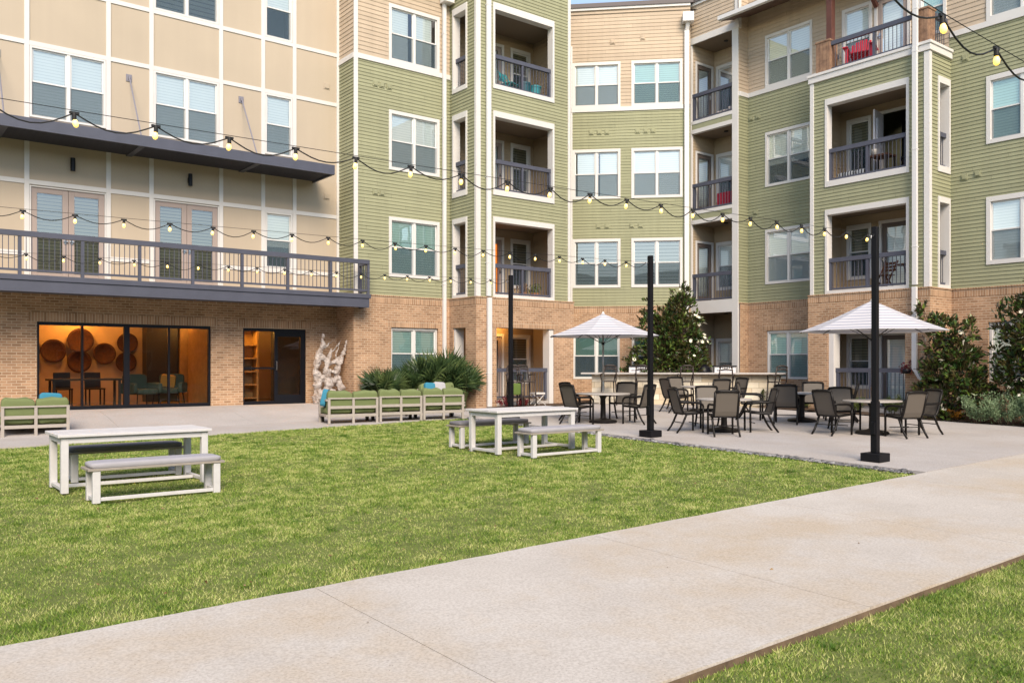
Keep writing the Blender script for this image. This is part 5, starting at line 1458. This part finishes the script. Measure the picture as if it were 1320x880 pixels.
PALM = leaf_mat("palmetto_leaf", (.016, .038, .014), (.045, .088, .030), (.13, .18, .062), rough=.42, transl=.12, nscale=2.5)
def palmetto(u, v, h, spread, n, lb):
    z0 = gz(u, v) + .03
    t = thing('palmetto_shrub', (u, v, z0), lb, 'shrub', 'palmettos against the brick wall')
    P, F, Rn = [], [], []; stalk = MB()
    for i in range(n):
        a = rng.uniform(0, 2 * math.pi); k = rng.uniform(.0, 1.0) ** .6
        hgt = h * rng.uniform(.55, .95) * (1 - .30 * k); rad = spread * k * rng.uniform(.6, 1.0)
        b = Vector((u + rng.normal(0, .06), v + rng.normal(0, .06), z0)); c = Vector((u + rad * math.cos(a) * .75, v + rad * math.sin(a) * .75, z0 + hgt * .68))
        stalk.tube([b, b + (c - b) * .5 + Vector((0, 0, .06)), c], .007, 5, cap=False)
        d = (c - b).normalized(); d = (d + Vector((math.cos(a) * .5 * k, math.sin(a) * .5 * k, .2))).normalized()
        sd_ = d.cross(Vector((0, 0, 1)));
        if sd_.length < .05: sd_ = Vector((1, 0, 0))
        sd_.normalize(); sd_ = (Matrix.Rotation(rng.uniform(-1.2, 1.2), 3, d) @ sd_); nn = sd_.cross(d)
        L = h * rng.uniform(.36, .5); nb = 15; r_ = rng.random()
        for j in range(nb):
            an = R(-78 + 156 * j / (nb - 1)); e = (d * math.cos(an) + sd_ * math.sin(an)).normalized()
            lL = L * (1 - .25 * abs(an) / 1.36) * rng.uniform(.85, 1.08); tdir = (sd_ * math.cos(an) - d * math.sin(an))
            w_ = .017; o = len(P)
            mid = c + e * lL * .55 + nn * .03; tip = c + e * lL + Vector((0, 0, -.10 * lL * rng.uniform(.2, 1.6))) + nn * .02
            P += [c, mid + tdir * w_, tip, mid - tdir * w_]; F += [(o, o + 1, o + 2), (o, o + 2, o + 3)]; Rn += [min(1, max(0, r_ + rng.uniform(-.2, .2)))] * 4
    stalk.build('stalk', mat('palm_stalk', (.07, .10, .03), .6), t)
    q = MB(); q.v = [tuple(p) for p in P]; q.f = F
    o = q.build('fronds', PALM, t); setrnd(o, np.array(Rn, dtype=np.float32))
palmetto(12.15, 21.75, 1.35, .80, 34, 'low palmetto at the left of the clump, spreading fronds beside the driftwood')
palmetto(12.95, 21.90, 1.35, .7, 30, 'low palmetto below the ground floor window')
palmetto(13.55, 21.75, 1.85, .80, 46, 'tall palmetto covering the right half of the ground floor window')
palmetto(14.15, 21.55, 2.0, .75, 50, 'tallest palmetto, under the white downspout')
palmetto(14.50, 21.15, 1.6, .42, 34, 'palmetto leaning against the corner of the left bay')

SAGE = leaf_mat("sage_leaf", (.085, .140, .065), (.19, .285, .145), (.34, .45, .27), rough=.7, transl=.2, nscale=4)
LOWG = leaf_mat("low_green_leaf", (.035, .06, .015), (.085, .125, .030), (.20, .22, .07), rough=.6, transl=.2, nscale=4)
REDF = leaf_mat("red_leaf", (.07, .010, .014), (.17, .022, .03), (.27, .05, .05), rough=.5, transl=.2, nscale=6)
def shrub(u, v, r, h, n, m, lb, name='shrub', cat='shrub', group=None, size=.06, ratio=.35):
    z0 = gz(u, v) + .02
    t = thing(name, (u, v, z0), lb, cat, group); P, Nn = [], []
    st = MB()
    for i in range(max(6, int(n / 110))):
        a = rng.uniform(0, 2 * math.pi); k = rng.uniform(.15, 1) ** .6; hh = h * rng.uniform(.62, 1.0) * (1 - .25 * k)
        tip = Vector((u + r * k * math.cos(a), v + r * k * math.sin(a), z0 + hh)); b = Vector((u + .3 * r * k * math.cos(a), v + .3 * r * k * math.sin(a), z0))
        st.tube([b, b + (tip - b) * .5 + Vector((0, 0, .04)), tip], [.006, .005, .003], 5, cap=False)
        for j in range(int(n / max(6, int(n / 110)))):
            q_ = rng.uniform(.25, 1.0); P.append(b + (tip - b) * q_ + Vector(rng.normal(0, r * .10, 3))); Nn.append(Vector((math.cos(a) * .4, math.sin(a) * .4, .8)))
    st.build('stem', BARK, t); leaves('foliage', P, Nn, size, ratio, m, t)
for i, (u, v, r, h) in enumerate(((21.85, 9.50, .44, .80), (21.85, 8.90, .46, .88), (21.80, 8.25, .48, .92), (21.75, 7.6, .5, .9))):
    shrub(u, v, r, h, 2600, SAGE, ('sage green shrub at the left end of the row before the right magnolias', 'second sage green shrub of the row before the right magnolias', 'third sage green shrub of the row, near the right edge', 'sage green shrub cut by the right edge of the view')[i], 'sage_shrub', 'shrub', 'sage shrubs along the right bed')
for i, (u, v, r, h) in enumerate(((22.9, 16.6, .28, .5), (22.7, 15.9, .34, .6), (22.3, 14.7, .3, .5), (22.2, 13.9, .3, .55), (22.2, 12.9, .3, .5), (22.2, 11.9, .3, .6), (21.9, 11.2, .28, .5))):
    shrub(u, v, r, h, 420, LOWG, ('low green plant at the right end of the bar', 'yellow green plant under the window right of the bar', 'low plant at the left foot of the white jamb', 'low plant before the left half of the porch railing', 'low plant before the middle of the porch railing', 'low plant before the right half of the porch railing', 'low plant under the open magnolia')[i], 'bed_plant', 'plant', 'low plants in the right bed', .11, .16)
shrub(15.62, 20.45, .24, .36, 260, REDF, 'red leaved plant at the left foot of the porch railing', 'red_plant', 'plant', 'red leaved bed plants', .10, .3)
shrub(16.15, 20.35, .2, .26, 180, REDF, 'smaller red leaved plant beside the left pole', 'red_plant', 'plant', 'red leaved bed plants', .10, .3)
shrub(22.0, 10.2, .2, .3, 160, leaf_mat("orange_leaf", (.25, .08, .01), (.45, .18, .02), (.6, .35, .05), .6, .2), 'small orange leaved plant at the foot of the open magnolia', 'orange_plant', 'plant', None, .1, .3)
# flower basket on the brick
t = thing('wall_planter', (22.45, 11.62, .95), 'small red flower basket on the brick beside the porch', 'planter')
q = MB(); q.lathe([(.001, -.10), (.10, -.09), (.16, .02), (.15, .02), (.09, -.06), (.001, -.07)], 14, (22.40, 11.62, .98)); q.build('bowl', BLACKF, t, smooth=True)
P = [Vector((22.40, 11.62, 1.0)) + Vector(rng.normal(0, .07, 3)) for _ in range(90)]; leaves('blossoms', P, [Vector((-.3, -.3, .6))] * 90, .07, .6, REDF, t)

# gravel edging along the patio
GRAV = leaf_mat("river_gravel", (.05, .05, .055), (.15, .15, .155), (.38, .37, .37), rough=.8, transl=0, nscale=9)
q = MB(); rn_ = []
for i in range(1500):
    v = rng.uniform(6.6, 18.5); u = 12.835 + rng.normal(0, .055); s = rng.uniform(.016, .042) * (1.0 if rng.random() > .06 else 1.7)
    z = gz(u, v) - .035 + s * .4
    o = len(q.v); a = rng.uniform(0, 6.28)
    for zz, rr_ in ((-.6, .6), (.15, 1.0), (.7, .55)):
        for k in range(5): q.v.append((u + s * rr_ * math.cos(a + k * 1.2566) * rng.uniform(.8, 1.1), v + s * rr_ * math.sin(a + k * 1.2566) * rng.uniform(.8, 1.2), z + s * zz * .7))
    for l in range(2):
        for k in range(5): q.f.append((o + l * 5 + k, o + l * 5 + (k + 1) % 5, o + l * 5 + 5 + (k + 1) % 5, o + l * 5 + 5 + k))
    q.f.append(tuple(o + 10 + k for k in range(5))); rn_ += [rng.random()] * 15
o = q.build('gravel', GRAV); setrnd(o, np.array(rn_, dtype=np.float32)); tag(o, 'narrow strip of grey gravel between the lawn and the patio', 'gravel', kind='stuff')
tag(MB().add([(12.70, 6.42, gz(12.7, 6.42) - .045), (12.95, 6.42, gz(12.95, 6.42) - .045), (12.95, 18.6, gz(12.95, 18.6) - .045), (12.70, 18.6, gz(12.7, 18.6) - .045)], [(0, 1, 2, 3)]).build('gravel_bed', SOIL), kind='structure')
# fallen leaves and twigs on lawn and path
LITTER = leaf_mat("dry_leaf", (.10, .05, .02), (.20, .11, .05), (.36, .26, .14), rough=.8, transl=.1, nscale=9)
P = []
for i in range(420):
    u, v = rng.uniform(-2, 12.5), rng.uniform(6.5, 18)
    P.append(Vector((u, v, gz(u, v) - .005)))
for i in range(120):
    u, v = rng.uniform(2, 14), rng.uniform(-2, 3.3); P.append(Vector((u, v, gz(u, v) - .055)))
for i in range(5):
    u, v = rng.uniform(1, 13), rng.uniform(3.5, 6.3); P.append(Vector((u, v, gz(u, v) + .004)))
o = leaves('leaf_litter', P, [Vector((rng.normal(), rng.normal(), 0)) for _ in P], .035, .5, LITTER, None, up=.0, fold=.1)
tag(o, 'scattered dry leaves on the lawn and path', 'leaves', kind='stuff')

# ------------------------------------------------------------------ driftwood sculpture in the corner by the lobby door
DRIFT = mat("bleached_driftwood", (.56, .51, .48), .85, noise=.6, nscale=7, col2=(.22, .16, .13), bump=1.0, bscale=18, bdist=.05)
q = MB()
def root(pts, r):
    out, rr_ = [], []
    pts = [Vector(p) for p in pts]
    for i in range(len(pts) - 1):
        for k in range(5):
            f_ = k / 5; p = pts[i].lerp(pts[i + 1], f_)
            out.append(p + Vector(rng.normal(0, .012, 3))); rr_.append((r[i] + (r[i + 1] - r[i]) * f_) * (.90 + .22 * math.sin(k * 1.3 + i * 2.1)))
    out.append(pts[-1]); rr_.append(r[-1])
    q.tube(out, rr_, 10)
def dl(x, y, z): return (10.98 + x * .80, 22.85 - y - x * .12, z)
root([dl(-.35, 0, 0), dl(-.42, 0, .55), dl(-.50, .05, .95), dl(-.38, .0, 1.35), dl(-.22, 0, 1.7), dl(-.20, 0, 2.02)], [.17, .13, .10, .10, .085, .03])
root([dl(.35, 0, 0), dl(.45, .05, .45), dl(.30, .0, .80), dl(.38, 0, 1.15), dl(.55, .0, 1.45), dl(.68, 0, 1.85)], [.16, .12, .10, .085, .07, .02])
root([dl(-.3, .1, .1), dl(-.05, .15, .55), dl(-.15, .1, 1.0), dl(.02, .05, 1.35), dl(.1, .0, 1.6)], [.15, .13, .10, .07, .02])
root([dl(-.45, .0, .6), dl(-.1, .1, .75), dl(.25, .05, .62), dl(.42, 0, .5)], [.09, .10, .09, .08])
root([dl(-.3, 0, 1.4), dl(.0, .05, 1.15), dl(.3, 0, 1.2), dl(.5, 0, 1.4)], [.09, .07, .06, .05])
root([dl(-.40, .05, .25), dl(0, .15, .30), dl(.4, .05, .22)], [.14, .13, .14])
root([dl(-.45, 0, .05), dl(.0, .15, .08), dl(.45, 0, .05)], [.16, .16, .15])
root([dl(-.1, .05, .95), dl(.2, .1, .9), dl(.35, 0, .7)], [.07, .06, .07])
root([dl(-.2, 0, 1.6), dl(.05, 0, 1.75), dl(.25, 0, 1.85)], [.04, .025, .008])
root([dl(.3, 0, 1.2), dl(.30, 0, 1.5), dl(.42, 0, 1.78)], [.04, .025, .008])
root([dl(-.48, .0, .9), dl(-.25, .1, .75), dl(-.05, .1, .45)], [.08, .08, .08])
root([dl(.05, 0, 1.45), dl(.25, 0, 1.6), dl(.5, -.02, 1.9)], [.035, .02, .006])
o = q.build('driftwood_sculpture', DRIFT, smooth=True)
md = o.modifiers.new('merge', 'REMESH'); md.mode = 'VOXEL'; md.voxel_size = .018; md.use_smooth_shade = True
tx = bpy.data.textures.new('drift_noise', 'CLOUDS'); tx.noise_scale = .06
md = o.modifiers.new('gnarl', 'DISPLACE'); md.texture = tx; md.strength = .05; md.mid_level = .5
tag(o, 'bleached driftwood root sculpture standing in the brick corner', 'sculpture')

# ------------------------------------------------------------------ things on the balconies
TEALB = mat("teal_plastic", (.02, .26, .30), .4); TEALD = mat("dark_teal_plastic", (.012, .10, .13), .4)
def bin_(u, v, z, m, lb):
    t = thing('storage_bin', (u, v, z), lb, 'bin', 'teal bins on the top left balcony')
    q = MB(); q.lathe([(.001, 0), (.15, 0), (.19, .48), (.001, .48)], 16, (u, v, z)); q.build('body', m, t)
    q = MB(); q.lathe([(.001, .48), (.21, .48), (.21, .53), (.10, .58), (.001, .58)], 16, (u, v, z)); q.build('lid', m, t)
bin_(17.15, 21.45, 9.63, TEALD, 'dark teal lidded bin at the right of the top left balcony')
bin_(17.62, 21.5, 9.63, TEALB, 'brighter teal lidded bin in the corner of the top left balcony')
FOLDW = mat("reddish_teak", (.16, .062, .032), .55, noise=.3, nscale=10)
def fold_chair(u, v, z, rz, m, lb, group=None, s=1.0):
    t = thing('folding_chair', (0, 0, 0), lb, 'chair', group)
    q = MB()
    for i in range(5): q.box(-.2, .2, -.2 + i * .085, -.13 + i * .085, .43, .45)
    q.build('seat', m, t)
    q = MB()
    for i in range(3): q.bar((-.2, -.25 - .02 * i, .60 + .1 * i), (.2, -.25 - .02 * i, .60 + .1 * i), .02, .07)
    q.build('backrest', m, t)
    for x in (-.21, .21):
        MB().bar((x, .22, 0), (x, -.30, .86), .03, .035).build('leg', m, t); MB().bar((x * .9, -.25, 0), (x * .9, .2, .44), .03, .035).build('leg', m, t)
    t.location = (u, v, z); t.rotation_euler = (0, 0, rz)
    return t
fold_chair(16.65, 21.6, 9.63, R(200), TEALB, 'teal folding chair on the top left balcony')
fold_chair(23.35, 12.75, 3.23, R(75), FOLDW, 'reddish wooden folding chair on the balcony above the right umbrella')
t = thing('bistro_table', (23.3, 12.05, 3.22), 'small dark bistro table on the balcony above the right umbrella', 'table')
MB().lathe([(.001, .68), (.27, .68), (.27, .71), (.001, .71)], 20, (23.3, 12.05, 3.22)).build('tabletop', FOLDW, t)
for a, b in ((-.2, .2), (.2, -.2)): MB().bar((23.3 + a, 12.05, 3.22), (23.3 + b, 12.05, 3.90), .03, .03).build('leg', FOLDW, t)
# third floor right balcony: zebra bench, table, chair
ZEB = stripe_mat("zebra_cloth", 1, .085, .5, (.02, .02, .02), (.7, .7, .68))
t = thing('cushioned_bench', (23.25, 13.55, 6.45), 'low bench with a black and white cushion on the third floor right balcony', 'bench')
q = MB(); q.box(23.0, 23.45, 13.15, 13.98, 6.46, 6.62); q.build('frame', DKWOOD, t); MB().cushion(22.98, 23.46, 13.12, 14.0, 6.60, 6.76).build('cushion', ZEB, t, smooth=True)
t = thing('patio_side_table', (23.2, 12.75, 6.45), 'dark table with a reddish top on the third floor right balcony', 'table')
MB().box(22.95, 23.45, 12.45, 13.0, 7.02, 7.07).build('tabletop', FOLDW, t)
for x in (22.98, 23.42):
    for y in (12.48, 12.97): MB().box(x - .02, x + .02, y - .02, y + .02, 6.44, 7.02).build('leg', DKWOOD, t)
o = MB().lathe([(.001, 0), (.06, 0), (.09, .16), (.085, .18), (.001, .16)], 14).build('white_pot', WHITE, smooth=True); o.location = (23.1, 12.9, 7.075); tag(o, 'white pot on the dark table of the third floor right balcony', 'pot')
fold_chair(23.3, 11.95, 6.45, R(95), BLACKF, 'black chair at the right of the third floor right balcony')
# top terrace: red adirondack chair
REDP = mat("red_paint", (.42, .012, .03), .45)
t = thing('adirondack_chair', (0, 0, 0), 'red adirondack chair on the roof terrace behind the railing', 'chair')
q = MB()
for i in range(6): q.bar((-.24 + .096 * i, -.18, .25), (-.24 + .096 * i - .02 * (2.5 - i) , -.48, .98 - .03 * abs(i - 2.5) ** 1.5), .085, .02, up=(0, 1, 0))
q.build('backrest', REDP, t)
q = MB()
for i in range(6): q.box(-.26, .26, -.18 + i * .09, -.10 + i * .09, .27 + i * .018, .29 + i * .018)
q.build('seat', REDP, t)
for s in (-1, 1):
    MB().box(s * .36 - .07, s * .36 + .07, -.35, .40, .54, .565).build('arm', REDP, t); MB().box(s * .33 - .04, s * .33 + .04, .30, .33, 0, .54).build('leg', REDP, t)
    MB().bar((s * .30, .32, .34), (s * .30, -.55, .05), .025, .12).build('leg', REDP, t)
t.location = (23.15, 13.35, 9.71); t.rotation_euler = (0, 0, R(110))
# red blanket over the third floor recessed balcony rail and pots on the one above
q = MB(); yy = lin(18.10, 18.78, .06)
for i in range(len(yy) - 1):
    for z0, z1 in ((6.55, 6.70), (6.70, 6.88), (6.88, 6.98)):
        a = .018 * math.sin(yy[i] * 40); b = .018 * math.sin(yy[i + 1] * 40); q.quad((23.46 + a, yy[i], z0), (23.46 + b, yy[i + 1], z0), (23.46 + b * .6, yy[i + 1], z1), (23.46 + a * .6, yy[i], z1))
tag(q.build('red_blanket', mat("red_cloth", (.40, .015, .04), .9, noise=.5, nscale=14), solid=.015), 'red patterned blanket hung inside the third floor recessed balcony', 'blanket')
for i, (v, r) in enumerate(((18.2, .12), (18.48, .09), (18.72, .09))):
    o = MB().lathe([(.001, 0), (r * .7, 0), (r, r * 1.6), (r * .9, r * 1.6), (.001, r * 1.4)], 14).build('flower_pot', mat("pale_pot", (.5, .42, .38), .7), smooth=True)
    o.location = (23.50, v, 9.625); tag(o, ('largest pale pot, at the column end of the top recessed balcony', 'middle small pale pot on the top recessed balcony', 'small pale pot farthest from the column on the top recessed balcony')[i], 'pot', 'pots on the top recessed balcony')
# second floor left balcony: plants
for i, (u, v, r) in enumerate(((16.95, 21.3, .2), (17.45, 21.3, .16))):
    t = thing('potted_plant', (u, v, 3.21), ('bushy brown potted plant behind the lower left balcony rail', 'small dark potted plant in the corner of the lower left balcony')[i], 'plant', 'potted plants on the left balcony')
    MB().lathe([(.001, 0), (.10, 0), (.13, .22), (.12, .22), (.001, .2)], 14, (u, v, 3.21)).build('pot', mat("clay_pot", (.3, .12, .06), .8), t, smooth=True)
    P = [Vector((u, v, 3.50)) + Vector(rng.normal(0, .09, 3)) for _ in range(130)]; leaves('foliage', P, [Vector((0, 0, 1))] * 130, .10, .35, LITTER if i == 0 else LOWG, t)
# the warm lit rooms behind two left-bay doors
LIT = mat("lit_room_blind", (.3, .12, .03), .8, emit=(1.0, .27, .035), estr=.55)
q = MB(FBk); q.quad((16.34, -.078, 3.44), (17.04, -.078, 3.44), (17.04, -.078, 5.14), (16.34, -.078, 5.14)); q.build('lit_blind', LIT, A)
# the far side of the courtyard, behind the camera: what the panes reflect
t = thing('hedge', (-8, -14, gz(-8, -14)), 'clipped hedge across the courtyard, seen only as a reflection in the lobby glass', 'hedge')
P, Nn = [], []; core = MB()
run = [(-20, 16), (-19, -3), (-9, -15), (4, -18), (24, -18)]
for (a, b), (c, d) in zip(run[:-1], run[1:]):
    core.bar((a, b, gz(a, b) + .8), (c, d, gz(c, d) + .8), .8, 1.7)
    for _ in range(int(math.hypot(c - a, d - b) * 60)):
        k = rng.random(); u, v = a + (c - a) * k + rng.uniform(-.5, .5), b + (d - b) * k + rng.uniform(-.5, .5)
        P.append(Vector((u, v, gz(u, v) + rng.uniform(.1, 1.7)))); Nn.append(Vector(rng.normal(0, 1, 3)))
core.build('core', mat('hedge_core', (.05, .08, .02), .9), t)
leaves('foliage', P, Nn, .18, .6, LOWG, t)
B = thing('apartment_building', (-26, -24, -1), 'opposite wing of the courtyard, seen only as a dark reflection in the windows', 'building')
q = MB(); q.box(-34, 40, -32, -24, -1.5, 3.0); q.box(-34, -26, -24, 30, -1.5, 3.0); q.build('brick_wall', BRICK, B)
q = MB(); q.box(-34, 40, -32, -24.05, 3.0, 10.4); q.box(-34, -26.05, -24, 30, 3.0, 10.4); q.build('siding_wall', GREEN, B)
q = MB(); q.box(-34.3, 40, -32, -23.6, 10.4, 10.8); q.box(-34.3, -25.6, -24, 30, 10.4, 10.8); q.build('roof', PARAPET, B)
PANE = mat('far_pane', (.10, .13, .14), .15)
for k, z in enumerate((.6, 3.9, 7.1)):
    for u in range(-22, 38, 5):
        q = MB(); q.box(u - .95, u + .95, -24, -23.93, z - .1, z + 1.75); f_ = q.build('window', WHITE, B)
        q = MB(); q.box(u - .82, u + .82, -23.95, -23.91, z, z + 1.62); q.build('pane', PANE, f_)
    for v in range(-20, 28, 5):
        q = MB(); q.box(-26, -25.93, v - .95, v + .95, z - .1, z + 1.75); f_ = q.build('window', WHITE, B)
        q = MB(); q.box(-25.95, -25.91, v - .82, v + .82, z, z + 1.62); q.build('pane', PANE, f_)
